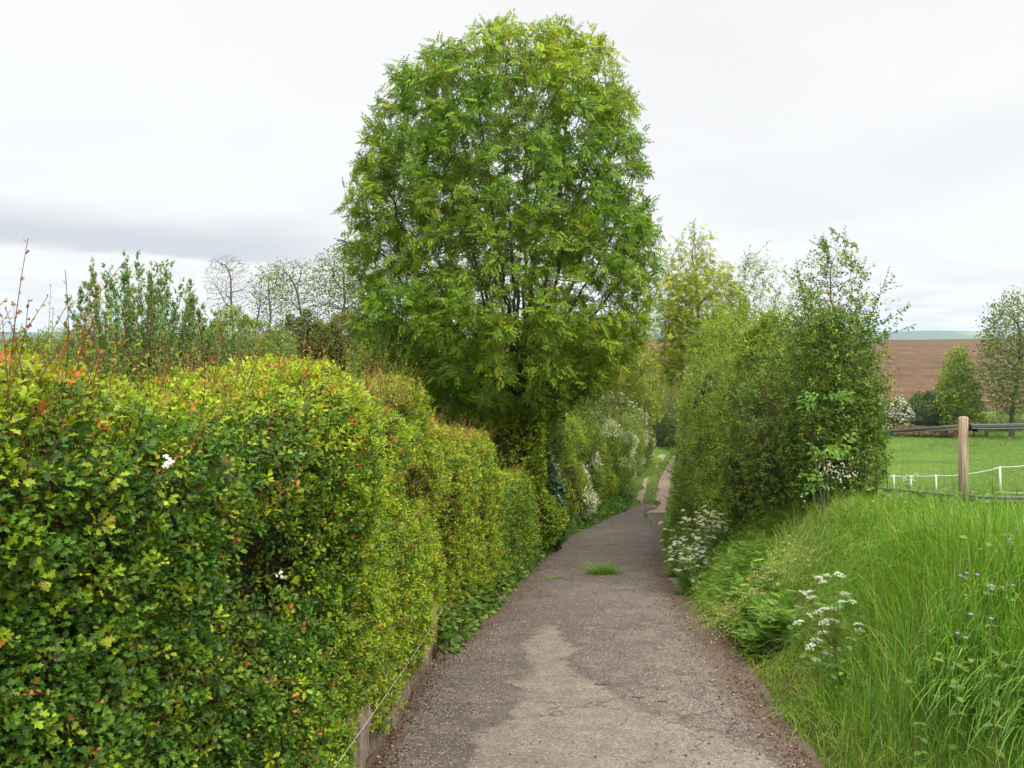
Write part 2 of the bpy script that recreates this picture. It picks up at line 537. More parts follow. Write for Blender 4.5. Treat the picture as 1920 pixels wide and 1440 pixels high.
def shoots(tw, lf, base, dirs, lens, tm, leaf, col0, col1, r=rng, n=12, bend=.25, rad=.0025, stemcol=(1, 1, 1), both=False):
    """straight young shoots with leaves that get smaller towards the tip"""
    m = len(base)
    if m == 0: return
    d = nrm(dirs); seg = 5
    bv = r.normal(size=(m, 3)) * bend; bv[:, 2] = np.abs(bv[:, 2]) * .5
    P = np.zeros((m, seg + 1, 3))
    for k in range(seg + 1):
        t = k / seg; P[:, k] = base + (d * t + bv * t * t * .5) * lens[:, None]
    pos = P.reshape(-1, 3); par = np.arange(m * (seg + 1)) - 1; par[::seg + 1] = -1
    tubes(tw, pos, par, np.tile(np.linspace(rad, rad * .4, seg + 1), m), stemcol, 4, thin=.02)
    for i in range(n):
        t = (i + .5 + r.uniform(-.3, .3, m)) / n; t = np.clip(t, 0.05, 1); k = np.minimum((t * seg).astype(int), seg - 1); f = t * seg - k
        p = P[np.arange(m), k] * (1 - f)[:, None] + P[np.arange(m), k + 1] * f[:, None]
        an = i * 2.4 + r.uniform(0, 1, m)
        ref = np.where(np.abs(d[:, 2:3]) < .9, np.array([[0, 0, 1.]]), np.array([[1., 0, 0]]))
        e1 = nrm(np.cross(d, ref)); e2 = np.cross(d, e1)
        for sgn in ((1, -1) if both else (1,)):
            pd = (np.cos(an)[:, None] * e1 + np.sin(an)[:, None] * e2) * sgn
            yd = pd + d * (.5 + .6 * t)[:, None] + r.normal(size=(m, 3)) * .15
            c = col0 * (1 - t[:, None]) + col1 * t[:, None]
            inst(lf, tm, p, yd, d * .4 + np.array([0, 0, .35]) + r.normal(size=(m, 3)) * .75, leaf * (1.15 - .55 * t) * r.uniform(.7, 1.2, m), c * np.exp(r.normal(size=(m, 1)) * .15))


# ------------------------------------------------------------------ ground sheets
def ground():
    ys = np.concatenate([np.arange(-40, 0, 2.), np.arange(0, 16, .25), np.arange(16, 40, .5), np.arange(40, 140, 1.5), np.arange(140, 440, 6), np.geomspace(445, 4300, 24)])
    offL = -np.concatenate([[0, .1, .17, .21, .26, .3, .5, .8, 1.1, 1.4, 1.8, 2.5], np.geomspace(3.5, 3900, 30)])[::-1]
    offR = np.concatenate([np.linspace(0, 3, 19), np.linspace(3.3, 60, 72), np.geomspace(65, 3900, 18)])
    W = np.array([0.0, .25, .5, .75, 1.0])
    rows = []
    for y in ys:
        L, R = float(xl(y)), float(xr(y))
        if y > 140: L = R = 20.
        xs = np.concatenate([L + offL, L + (R - L) * W[1:-1], R + offR])
        rows.append(np.stack([xs, np.full_like(xs, y), H(xs, np.full_like(xs, y))], 1))
    n = len(rows[0]); v = np.array(rows)
    inside = slice(len(offL), len(offL) + 3)
    v[:, inside, 2] -= .03
    m = len(ys)
    idx = np.arange(m * n).reshape(m, n)
    q = np.stack([idx[:-1, :-1], idx[:-1, 1:], idx[1:, 1:], idx[1:, :-1]], -1).reshape(-1, 4)
    vv = v.reshape(-1, 3)
    # real soil under the verges and hedges, meadow elsewhere
    x, y = vv[:, 0], vv[:, 1]
    e = np.maximum(x - xr(y), xl(y) - x)
    soil = sstep(1.1, .2, e) * sstep(34, 30, y)
    hedge = sstep(4, 3, e) * (x < xl(y)) * sstep(60, 50, y)
    soil = np.maximum(soil, hedge)[:, None]
    c = np.array([[1., 1., 1.]]) * (1 - soil) + np.array([[.9, .35, .8]]) * soil
    mb = MB(); mb.add(vv, [q], c)
    o = mb.build('ground', ground_mat('meadow_turf', (.045, .090, .012), (.080, .136, .015), (.115, .165, .024), .12, 1.2, .6), smooth=True)
    structure(o, 'green meadow ground falling away to the valley on both sides of the lane', 'ground')


def sheet(name, xs_fn, ys, nx, mat, dz, attrs=None, colfn=None, label='', cat=''):
    v = []
    for y in ys:
        a, b = xs_fn(y); x = np.linspace(a, b, nx); v.append(np.stack([x, np.full(nx, y), H(x, np.full(nx, y)) + dz], 1))
    v = np.array(v); m = len(ys); idx = np.arange(m * nx).reshape(m, nx)
    q = np.stack([idx[:-1, :-1], idx[:-1, 1:], idx[1:, 1:], idx[1:, :-1]], -1).reshape(-1, 4)
    vv = v.reshape(-1, 3); mb = MB(); mb.add(vv, [q], colfn(vv) if colfn else (1, 1, 1))
    o = mb.build(name, mat, smooth=True)
    for k, fn in (attrs or {}).items():
        a = o.data.attributes.new(k, 'FLOAT', 'POINT'); a.data.foreach_set('value', fn(vv).astype(np.float32))
    structure(o, label, cat)
    return o


def poly_sd(p, poly):
    """signed distance in plan, positive inside"""
    poly = np.asarray(poly, float); d = np.full(len(p), 1e9); ins = np.zeros(len(p), bool)
    for i in range(len(poly)):
        a, b = poly[i], poly[(i + 1) % len(poly)]
        ab = b - a; t = np.clip(((p - a) @ ab) / (ab @ ab), 0, 1)
        d = np.minimum(d, np.linalg.norm(p - a - t[:, None] * ab, axis=1))
        c = (a[1] > p[:, 1]) != (b[1] > p[:, 1])
        xx = a[0] + (p[:, 1] - a[1]) * ab[0] / (ab[1] if abs(ab[1]) > 1e-9 else 1e-9)
        ins ^= c & (p[:, 0] < xx)
    return np.where(ins, d, -d)


def road():
    pts = [(870, 1440), (925, 1370), (965, 1300), (1000, 1250), (985, 1215), (1010, 1175), (1035, 1168), (1060, 1200), (1085, 1215), (1060, 1250),
           (1100, 1275), (1150, 1300), (1200, 1335), (1300, 1370), (1420, 1405), (1480, 1440)]
    plan = [hit(a, b)[:2] for a, b in pts]
    plan = [np.array([-.35, -4])] + plan + [np.array([1.55, -4])]
    def wear(v): return np.clip(poly_sd(v[:, :2], plan), -.5, .5)
    def dirt(v):
        L, R = xl(v[:, 1]), xr(v[:, 1])
        wl = np.interp(v[:, 1], [0, 7, 8, 12, 20, 32], [.12, .15, .4, .5, .2, .15]); wr = np.interp(v[:, 1], [0, 4.5, 6, 10, 20, 32], [.12, .15, .42, .4, .4, .5])
        return np.maximum(1.25 - (v[:, 0] - L) / wl, 1.25 - (R - v[:, 0]) / wr).clip(0, 1.3)
    ys = np.concatenate([np.arange(-6, 12, .1), np.arange(12, 33.2, .25)])
    sheet('road', lambda y: (float(xl(y)) - .02, float(xr(y)) + .06), ys, 60, road_mat(), .006, dict(wear=wear, dirt=dirt),
          label='worn tarmac lane running downhill between the hedges', cat='lane')


def track():
    mb = MB()
    def strip(pts, w0, w1, col, dz):
        P = np.array([hit(a, b) for a, b in pts]); n = 40
        t = np.linspace(0, 1, n); s = np.linspace(0, 1, len(P))
        c = np.stack([np.interp(t, s, P[:, 0]), np.interp(t, s, P[:, 1])], 1)
        c[:, 0] += np.sin(t * 9 + w0 * 40) * .12
        w = np.interp(t, [0, 1], [w0, w1]) * (1 + .25 * np.sin(t * 23 + w0 * 70) + .12 * np.sin(t * 51))
        k = 5; X = c[:, None, 0] + np.linspace(-1, 1, k)[None] * w[:, None]; Y = np.repeat(c[:, 1:2], k, 1)
        Z = H(X, Y) + dz
        idx = np.arange(n * k).reshape(n, k)
        q = np.stack([idx[:-1, :-1], idx[:-1, 1:], idx[1:, 1:], idx[1:, :-1]], -1).reshape(-1, 4)
        mb.add(np.stack([X, Y, Z], -1).reshape(-1, 3), [q], col)
    strip([(1248, 962), (1249, 945), (1251, 925), (1254, 905), (1254, 890), (1251, 878)], .46, .5, (1, 1, 1), .02)
    strip([(1203, 940), (1215, 922), (1228, 906), (1241, 888), (1249, 873), (1252, 860), (1253, 853)], .35, .75, (.95, .9, .85), .024)
    strip([(1212, 953), (1224, 935), (1235, 917), (1243, 903)], .38, .22, (.55, .45, .4), .016)
    strip([(1238, 856.5), (1250, 855.5), (1262, 855)], .6, .6, (1, .95, .9), .03)
    o = mb.build('dirt_track', rough_mat('pale_earth', [(.3, (.20, .145, .105)), (.7, (.36, .27, .205))], 2.5, bump=.4, use_col=True), smooth=True)
    structure(o, 'pale rutted earth track continuing beyond the end of the tarmac', 'track')


def field():
    def xs(y): return (-420., 700.)
    def lower(v): return np.ones((len(v), 3))
    ys = np.concatenate([np.arange(128, 200, 2.), np.arange(200, 432, 4.)])
    # the left half of the slope stays grass until further up
    v = []; nx = 120; mb = MB()
    x = np.linspace(-420, 700, nx)
    y0 = np.interp(x, [-420, -90, -40, 10, 700], [372, 365, 260, 128, 128]); y1 = 428 + 6 * np.sin(x * .01)
    t = np.linspace(0, 1, 70)
    Y = y0[None] + (y1 - y0)[None] * t[:, None]; X = np.repeat(x[None], 70, 0); Z = H(X, Y) + .12
    idx = np.arange(70 * nx).reshape(70, nx)
    q = np.stack([idx[:-1, :-1], idx[:-1, 1:], idx[1:, 1:], idx[1:, :-1]], -1).reshape(-1, 4)
    mb.add(np.stack([X, Y, Z], -1).reshape(-1, 3), [q])
    o = mb.build('ploughed_field', ground_mat('ploughed_soil', (.045, .025, .010), (.098, .054, .022), (.18, .12, .065), .15, .30, .9, True), smooth=True)
    structure(o, 'bare reddish brown ploughed field on the far slope', 'field')


def hills():
    mb = MB(); nx, ny = 160, 26
    x = np.linspace(-3300, 3300, nx); t = np.linspace(0, 1, ny)
    X = np.repeat(x[None], ny, 0); Y = np.repeat((2500 + 1300 * t)[:, None], nx, 1)
    n1 = Noise(.0022, 21); n2 = Noise(.03, 22)
    top = 84 + 5 * np.sin(x * .0016 + .6) + 4 * np.sin(x * .004) + 2.0 * np.sin(x * .016)
    Z = -41 + top[None] * sstep(0, .55, t)[:, None]
    p = np.stack([X, Y, 0 * X], -1); wood = n1(p) > .25
    Z = Z + wood * (1.2 + n2(p)) * sstep(.05, .15, t)[:, None]
    c = np.where(wood[..., None], np.array([.012, .032, .014]), np.array([.055, .085, .028]))
    f2 = Noise(.006, 24)(p); c = np.where((~wood & (f2 > .6))[..., None], np.array([.14, .15, .06]), c)
    idx = np.arange(nx * ny).reshape(ny, nx)
    q = np.stack([idx[:-1, :-1], idx[:-1, 1:], idx[1:, 1:], idx[1:, :-1]], -1).reshape(-1, 4)
    mb.add(np.stack([X, Y, Z], -1).reshape(-1, 3), [q], c.reshape(-1, 3))
    o = mb.build('hills', ground_mat('hill_woods', (.8, .8, .8), (1.2, 1.2, 1.2), (.7, .8, .7), .01, .06, .3))
    structure(o, 'low wooded hills on the horizon fading blue', 'hills')


# ------------------------------------------------------------------ hedges
def hedge(name, label, cat, yr, face, top, width, ncl, leaf, per, seed, yellow, base_z=None, tm_near=HAW, lod=4.2, end0=.0, end1=.5, hole=-.8,
          redf=.12, nshoot=0, shoot_len=(.12, .35), bump=.065, group=None, back=.35, blossom=(), extra_shoots=0, mature=(DEEP, MIDG), core_in=.24, dens=None, bloom=0.0, low=None, nback=.12, boxy=(.30, .32)):
    r = np.random.default_rng(seed)
    y0, y1 = yr
    ym = (y0 + y1) / 2; x0 = float(face(ym)) - width / 2
    root = thing(name, label, cat, (x0, ym, float(H(x0, ym))), group)
    nA, nB = Noise(3.2, seed + 1), Noise(8.5, seed + 2)
    zb = base_z or (lambda y: H(face(y) - .3, y))
    def endf(y):
        e = np.ones_like(y)
        if end1 > 0: e *= np.sqrt(np.clip(1 - np.clip((y - (y1 - end1)) / end1, 0, 1) ** 2.5, .0, 1))
        if end0 > 0: e *= np.sqrt(np.clip(1 - np.clip(((y0 + end0) - y) / end0, 0, 1) ** 2.5, .0, 1))
        return e
    tq = np.linspace(0, 1, 160); tq = tq ** 3 / (tq ** 3 + (1 - tq) ** 3)
    ph = np.concatenate([(q + tq[1:]) * math.pi / 2 for q in (-1, 0, 1)])
    eu, ev = boxy
    def prof(p):
        return np.sign(np.cos(p)) * np.abs(np.cos(p)) ** eu, np.sign(np.sin(p)) * np.abs(np.sin(p)) ** ev
    def surf(y, p, inset=0.0):
        zl, zt = zb(y), top(y); e = endf(y)
        hw, hh = width / 2 - inset, (zt - zl) / 2
        u, v = prof(p)
        fx = face(y)
        x = fx - width / 2 + hw * u * (.25 + .75 * e)
        z = zl + hh + (hh - inset) * v * np.where(v > 0, (.25 + .75 * e), 1)
        nx_ = np.cos(p) ** 1 * np.abs(np.cos(p)) ** .4; nz_ = np.sin(p) * np.abs(np.sin(p)) ** .4
        g = (face(y + .05) - face(y - .05)) / .1
        n = nrm(np.stack([nx_, -g * nx_ + (y - (y1 - end1) > 0) * (1 - e) * 1.2, nz_], -1))
        return np.stack([x, y, z], -1), n
    u, v = prof(ph); H0 = float(np.mean(top(np.array([ym])) - zb(np.array([ym]))))
    arc = np.concatenate([[0], np.cumsum(np.hypot(np.diff(u) * width / 2, np.diff(v) * H0 / 2))]); arc /= arc[-1]
    def sample(n):
        s = r.random(n); p = np.interp(s, arc, ph)
        keep = (np.cos(p) > -.1) | (r.random(n) < nback)
        p = p[keep]; y = y0 + (y1 - y0) * (r.random(len(p)) if dens is None else dens(r.random(len(p))))
        return y, p
    y, p = sample(ncl)
    S, nn = surf(y, p)
    bl = nA(S) * .65 + nB(S) * .35
    depth = r.exponential(.055, len(S)) * (1 + .0 * y)
    keep = (bl > hole) | (r.random(len(S)) < .4); depth = depth + np.where(bl < hole, .10, 0)
    S, nn, bl, depth, p = S[keep], nn[keep], bl[keep], depth[keep], p[keep]
    C = S + nn * (bl * bump - depth + .03)[:, None] + r.normal(size=S.shape) * .02
    if low is not None:
        k = C[:, 2] > low(C[:, 0], C[:, 1]); C, nn, bl, depth, p, S = C[k], nn[k], bl[k], depth[k], p[k], S[k]
    A = nrm(nn * .75 + np.array([0, 0, .45]) + r.normal(size=nn.shape) * .45)
    topness = sstep(.55, .98, np.sin(p)) * (np.cos(p) > -1)
    yl = yellow(C[:, 1], topness, C[:, 2])
    n = len(C)
    prot = sstep(.0, .7, bl)                                    # bulges carry the younger leaves
    wy = np.clip(yl + .25 * prot * yl, 0, .95); wr = np.clip(redf * (.35 + topness * 1.6), 0, .4)
    w = np.stack([(1 - wy) * .55, (1 - wy) * .45, wy, wr * wy * .22], 1)
    cols = palette(n, (mature[0], mature[1], YEL, RED), w, .2, r)
    tipc = np.where((r.random(n) < wr * 1.1)[:, None], palette(n, (RED, (.32, .17, .05)), (.5, .5), .2, r), cols * 1.15)
    lf = MB(); tw = MB()
    dist = np.hypot(C[:, 0], C[:, 1])
    near = dist < lod
    for sel, tm in ((near, tm_near), (~near & (dist < 9), HAW_MID), (~near & (dist >= 9), DIA)):
        if sel.any(): rosettes(lf, tm, C[sel], A[sel], per, leaf * r.uniform(.6, 1.3, sel.sum()), leaf * 1.1, cols[sel], tipc[sel], r)
    # supporting twigs, seen in the gaps
    k = r.choice(n, min(n, max(60, n // 5)), replace=False)
    b = C[k] - nn[k] * r.uniform(.12, .3, (len(k), 1)) + r.normal(size=(len(k), 3)) * .05
    pos = np.stack([b, C[k] + A[k] * .03], 1).reshape(-1, 3); par = np.arange(len(pos)) - 1; par[::2] = -1
    tubes(tw, pos, par, np.tile([.004, .0018], len(k)), (1, 1, 1), 4)
    if nshoot:
        yv, pv = y0 + (y1 - y0 - .3) * r.random(nshoot), r.uniform(.32, .85, nshoot) * math.pi
        b, n2 = surf(yv, pv); L = r.uniform(*shoot_len, nshoot) * np.where((r.random(nshoot) < .12) & (b[:, 1] > 2.6), 1.6, 1) * np.interp(b[:, 1], [1, 2.4], [.55, 1])
        d = np.stack([r.normal(size=nshoot) * .25 + .12, r.normal(size=nshoot) * .3 + .1, np.ones(nshoot)], 1)
        c0 = palette(nshoot, (YEL, MIDG), (.75, .25), .2, r); c1 = palette(nshoot, ((.17, .05, .025), (.26, .11, .03), YEL), (.42, .25, .33), .2, r)
        if nshoot > 400:   # the one long whip at the near end
            b[:4] = np.array([(-1.10, 1.74, 1.60), (-1.06, 1.80, 1.58), (-1.04, 1.90, 1.58), (-1.06, 1.70, 1.6)]); d[:4] = np.array([(.02, .0, 1), (.25, .05, 1), (.12, .1, 1), (-.1, 0, 1)]); L[:4] = (.33, .16, .20, .2)
            c0[:4] = np.array(MIDG); c1[:4] = np.array(RED) * .8
        sel = np.hypot(b[:, 0], b[:, 1]) < 6
        for s_, tm in ((sel, HAW_MID), (~sel, DIA)):
            shoots(tw, lf, b[s_] - np.array([0, 0, .06]), d[s_], L[s_] + .06, tm, leaf * .72, c0[s_], c1[s_], r, n=17, rad=.0018)
    if extra_shoots:
        yv, pv = y0 + (y1 - y0 - .3) * r.random(extra_shoots) ** .8, np.interp(r.random(extra_shoots), arc * 1.0, ph) * .6
        b, n2 = surf(yv, pv); L = r.uniform(.12, .38, extra_shoots)
        d = n2 * .6 + np.array([0, .5, .5]) + r.normal(size=n2.shape) * .35
        c0 = palette(extra_shoots, (YEL, MIDG), (.7, .3), .2, r); c1 = palette(extra_shoots, ((.18, .055, .025), (.26, .12, .035), YEL), (.4, .25, .35), .2, r)
        sel = np.hypot(b[:, 0], b[:, 1]) < 6
        for s_, tm in ((sel, HAW_MID), (~sel, DIA)):
            shoots(tw, lf, b[s_] - n2[s_] * .05, d[s_], L[s_] + .05, tm, leaf * .66, c0[s_], c1[s_], r, n=15, rad=.0018)
    lf.build('foliage', M_LEAF, root)
    tw.build('twigs', M_TWIG, root)
    # added dark solid core: stands for the twig mass, blocks light through the hedge
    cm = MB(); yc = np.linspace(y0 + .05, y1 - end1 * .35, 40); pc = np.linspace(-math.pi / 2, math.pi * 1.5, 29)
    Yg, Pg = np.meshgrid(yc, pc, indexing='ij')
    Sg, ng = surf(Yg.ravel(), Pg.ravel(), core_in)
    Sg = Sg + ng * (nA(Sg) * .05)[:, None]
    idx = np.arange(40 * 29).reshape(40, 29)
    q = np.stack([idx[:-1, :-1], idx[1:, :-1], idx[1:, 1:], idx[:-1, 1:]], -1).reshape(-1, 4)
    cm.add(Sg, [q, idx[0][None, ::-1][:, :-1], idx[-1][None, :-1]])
    cm.build('light_block_core', M_CORE, root, smooth=True)
    bm_ = MB()
    if bloom:
        k = np.where((Noise(1.3, seed + 7)(C) * .6 + Noise(3.5, seed + 8)(C) * .5 > 1.0 - bloom) & (depth < .09))[0]
        if len(k):
            for _ in range(2):
                inst(bm_, BLOSSOM, C[k] + nn[k] * .06 + r.normal(size=(len(k), 3)) * .05, r.normal(size=(len(k), 3)), nn[k] + np.array([0, 0, .6]),
                     r.uniform(.022, .045, len(k)), palette(len(k), ((.70, .69, .56), (.5, .52, .33)), (.7, .3), .06, r))
    for (bx, by, bz, sp, m_) in blossom:
        c = np.array([bx, by, bz]) + r.normal(size=(m_, 3)) * sp
        inst(bm_, BLOSSOM, c, r.normal(size=(m_, 3)), r.normal(size=(m_, 3)) * .5 + np.array([.5, -.5, .6]), r.uniform(.006, .011, m_), palette(m_, ((.8, .78, .7),), (1,), .05, r))
    if bm_.n: bm_.build('blossom', M_PETAL, root)
    return root


def ip(pts):
    a = np.array(pts, float)
    return lambda y: np.interp(y, a[:, 0], a[:, 1])


def hedges():
    fx = ip([(-2, -1.2), (1.0, -1.14), (2, -1.0), (3, -.87), (4, -.80), (6, -.755), (7.2, -.76), (8.2, -.70), (9, -.52), (11, -.2), (14, .28), (16, .6)])
    def yl1(y, top, z): return np.clip(.12 + .50 * sstep(2.6, 4.6, y) + .75 * top + .15 * sstep(.9, 1.6, z), 0, .95)
    hedge('hawthorn_hedge', 'tall clipped hawthorn hedge closest to the viewer, reddish shoots above its flat top', 'hedge',
          (.75, 7.35), fx, ip([(0, 1.70), (2, 1.645), (3, 1.56), (5, 1.43), (7.4, 1.31)]), 1.25, 58000, .0275, 7, 101, yl1, tm_near=HAW, lod=3.4, end0=.3, end1=.3, nshoot=520, extra_shoots=330,
          base_z=lambda y: Pf(y) + .10 + 0 * y, dens=lambda u: u ** 1.4, group='clipped hedge blocks left of the lane',
          blossom=[(-.90, 2.62, -.34, .03, 46), (-.88, 2.70, -.26, .025, 34), (-.88, 2.78, -.32, .02, 24), (-.93, 2.15, 1.42, .008, 9), (-.82, 3.1, 1.30, .008, 8), (-.84, 2.9, .9, .008, 6)])
    hedge('hawthorn_hedge', 'middle clipped hawthorn block with yellow and russet leaves, one step lower than the closest hedge', 'hedge',
          (7.1, 11.15), fx, ip([(7, .92), (8.2, .80), (9.5, .60), (11.2, .36)]), 1.2, 17000, .034, 6, 111, lambda y, t, z: np.clip(.55 + .4 * t, 0, .9), end0=.2, end1=.5,
          nshoot=320, extra_shoots=200, shoot_len=(.08, .26), group='clipped hedge blocks left of the lane', bump=.06, redf=.22, base_z=lambda y: Pf(y) + .05)
    hedge('hawthorn_hedge', 'lowest and greenest clipped hawthorn block, directly in front of the ivy trunk', 'hedge',
          (10.9, 14.6), ip([(10, -.35), (11, -.18), (14.6, .42)]), ip([(10.9, -.12), (13, -.42), (14.6, -.6)]), 1.2, 11000, .034, 5, 121, lambda y, t, z: np.clip(.3 + .3 * t, 0, .9), end0=.2, end1=.4,
          nshoot=60, extra_shoots=60, shoot_len=(.06, .16), group='clipped hedge blocks left of the lane', bump=.05, redf=.08, base_z=lambda y: Pf(y) + .05)
    # the tall unclipped hedge further down on the left
    f4 = ip([(14.6, .35), (18, .75), (20, 1.15), (26, 2.5), (32, 4.0), (45, 6.7), (60, 10.4), (70, 13)])
    hedge('wild_hedge', 'tall unclipped hawthorn hedge with white blossom, left of the lane beyond the ivy trunk', 'hedge',
          (15.2, 62), f4, lambda y: Pf(y) + np.interp(y, [15, 18, 24, 34, 45, 62], [2.3, 2.9, 3.4, 3.5, 3.5, 3.2]) + .35 * np.sin(y * 1.3) + .2 * np.sin(y * 2.9 + 1), 2.2, 90000, .055, 4, 131,
          lambda y, t, z: np.clip(.38 + .2 * np.sin(y * .9) + .15 * t, 0, .85), end0=.5, end1=1.2, bump=.26, redf=.0, dens=lambda u: u ** 1.45, mature=((.045, .10, .018), (.085, .17, .025)),
          core_in=.6, bloom=.16, extra_shoots=1400, hole=-.95, boxy=(.42, .5))
    f5y = ip([(11.0, 3.15), (12, 3.1), (14, 3.3), (20, 4.30), (26, 5.6), (32, 7.0), (45, 9.65), (60, 12.7), (70, 14.8)])
    # right of the lane: same maker, mirrored about its own line
    wild_right(f5y)


def wild_right(fx):
    r = np.random.default_rng(141); y0, y1 = 11.6, 70.
    root = thing('wild_hedge', 'thick overgrown hawthorn hedge rising beside the right edge of the lane', 'hedge', (4.4, 14, float(H(4.4, 14))))
    lf, tw = MB(), MB(); n = 120000
    nA, nB, nC = Noise(1.1, 142), Noise(3.0, 143), Noise(8, 144)
    y = y0 + (y1 - y0) * r.random(n) ** 2.0
    W = np.interp(y, [11.6, 14, 20, 40, 70], [.9, 1.9, 2.4, 2.6, 2.6])
    def top(y): return Tf(y) + np.interp(y, [11.6, 12.3, 13.5, 16, 20, 30, 45, 70], [1.4, 2.0, 2.45, 2.9, 3.6, 4.2, 4.2, 3.6]) + .3 * np.sin(y * 1.7) + .2 * np.sin(y * 4.1)
    s = r.random(n); ph = -math.pi / 2 + s * math.pi * 1.0      # lane-side face, bottom to top
    onend = r.random(n) < .16                                    # and the end that faces the viewer
    y = np.where(onend, y0 + .4 * r.random(n), y)
    W = np.where(onend, 1.7, W)
    zl = Pf(y) + .1; zt = top(y); hh = (zt - zl) / 2
    cu = np.abs(np.cos(ph)) ** .45; sv = np.sign(np.sin(ph)) * np.abs(np.sin(ph)) ** .6
    x = fx(y) + W / 2 - W / 2 * cu; z = zl + hh + hh * sv
    x = np.where((~onend) & (r.random(n) < .28), fx(y) + W * r.random(n), x); z = np.where(x > fx(y) + W * .5, zt, z)
    x = np.where(onend, fx(y) + W * r.random(n) * (1.0), x); z = np.where(onend, zl + (zt - zl) * r.random(n) ** .9, z)
    nv = nrm(np.stack([np.where(onend, -.2, -np.cos(ph)), np.where(onend, -1., -.25), np.where(onend, .3, np.sin(ph))], -1) + .001)
    S = np.stack([x, y, z], -1); nL = Noise(.75, 145); loose = np.interp(y, [11.6, 13, 26, 34], [.6, 1, 1, .25])
    v01 = np.clip((z - zl) / (zt - zl), 0, 1)
    S[:, 0] -= loose * (nL(S * np.array([.3, 1, 1.0])) * .34 + .35 * (1 - v01) ** 2 - .25 * v01 * v01)
    S[:, 2] += v01 ** 2 * (nL(S * 1.7 + 9) * .45 + .1)
    b = nA(S) * .5 + nB(S) * .35 + nC(S) * .25
    keep = b > -1.1
    S, nv, b = S[keep], nv[keep], b[keep]; n = len(S)
    dep = r.exponential(.09, n)
    C = S + nv * (b * .36 - dep)[:, None] + r.normal(size=S.shape) * .05
    A = nrm(nv * .6 + np.array([0, 0, .6]) + r.normal(size=nv.shape) * .5)
    wy = np.clip(.28 + .25 * nA(S * .4) + .25 * sstep(14, 24, S[:, 1]) + .15 * sstep(0, 2, S[:, 2] - Pf(S[:, 1]) - 1.5), .03, .8)
    cols = palette(n, ((.055, .125, .02), (.10, .20, .027), (.17, .27, .03), (.20, .18, .04)), np.stack([(1 - wy) * .5, (1 - wy) * .5, wy, wy * .015], 1), .2, r)
    d = np.hypot(C[:, 0], C[:, 1])
    for sel, tm in ((d < 15, HAW_MID), (d >= 15, DIA)):
        rosettes(lf, tm, C[sel], A[sel], 4, np.interp(d[sel], [12, 30, 70], [.046, .062, .085]), .05, cols[sel], None, r)
    m = 3200; k = r.choice(n, m); c0 = palette(m, (YEL, MIDG, (.05, .12, .02)), (.35, .4, .25), .2, r)
    shoots(tw, lf, C[k] - nv[k] * .1, A[k] + np.array([0, 0, .3]), r.uniform(.2, .65, m) * np.where(r.random(m) < .12, 1.8, 1) * np.interp(C[k, 1], [12, 16, 40], [.6, 1, 1.4]), DIA, .052, c0, c0 * np.array([1.2, .9, .9]), r, n=14, rad=.004)
    lf.build('foliage', M_LEAF, root); 
    k = r.choice(n, 2500); bb = C[k] + np.stack([np.full(2500, .25), r.normal(size=2500) * .2, -r.uniform(.1, .4, 2500)], 1)
    pos = np.stack([bb, C[k]], 1).reshape(-1, 3); par = np.arange(len(pos)) - 1; par[::2] = -1
    tubes(tw, pos, par, np.tile([.007, .003], 2500), (1, 1, 1), 4); tw.build('twigs', M_TWIG, root)
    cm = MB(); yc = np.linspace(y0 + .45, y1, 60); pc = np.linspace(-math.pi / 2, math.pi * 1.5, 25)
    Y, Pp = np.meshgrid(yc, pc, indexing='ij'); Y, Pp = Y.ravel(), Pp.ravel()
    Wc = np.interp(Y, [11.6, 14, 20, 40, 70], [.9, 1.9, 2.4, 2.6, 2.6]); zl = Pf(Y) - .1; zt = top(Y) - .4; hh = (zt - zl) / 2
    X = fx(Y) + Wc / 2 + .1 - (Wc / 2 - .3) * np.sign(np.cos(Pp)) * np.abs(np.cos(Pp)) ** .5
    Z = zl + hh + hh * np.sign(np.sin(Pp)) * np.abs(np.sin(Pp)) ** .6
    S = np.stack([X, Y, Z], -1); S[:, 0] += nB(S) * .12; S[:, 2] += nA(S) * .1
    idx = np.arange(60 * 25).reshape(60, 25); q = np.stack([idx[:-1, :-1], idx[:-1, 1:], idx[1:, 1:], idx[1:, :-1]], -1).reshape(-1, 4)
    cm.add(S, [q, idx[0][None, :-1], idx[-1][None, ::-1][:, :-1]]); cm.build('light_block_core', M_CORE, root, smooth=True)  # added solid core in place of the twig mass, keeps light from passing
    bm_ = MB(); k = np.where((nC(C) + nA(C * 1.7) > 2.35) & (dep < .08))[0]
    inst(bm_, BLOSSOM, C[k] + nv[k] * .05, r.normal(size=(len(k), 3)), nv[k] + np.array([0, 0, .5]), r.uniform(.018, .034, len(k)), np.array([.70, .69, .56]))
    if bm_.n: bm_.build('blossom', M_PETAL, root)


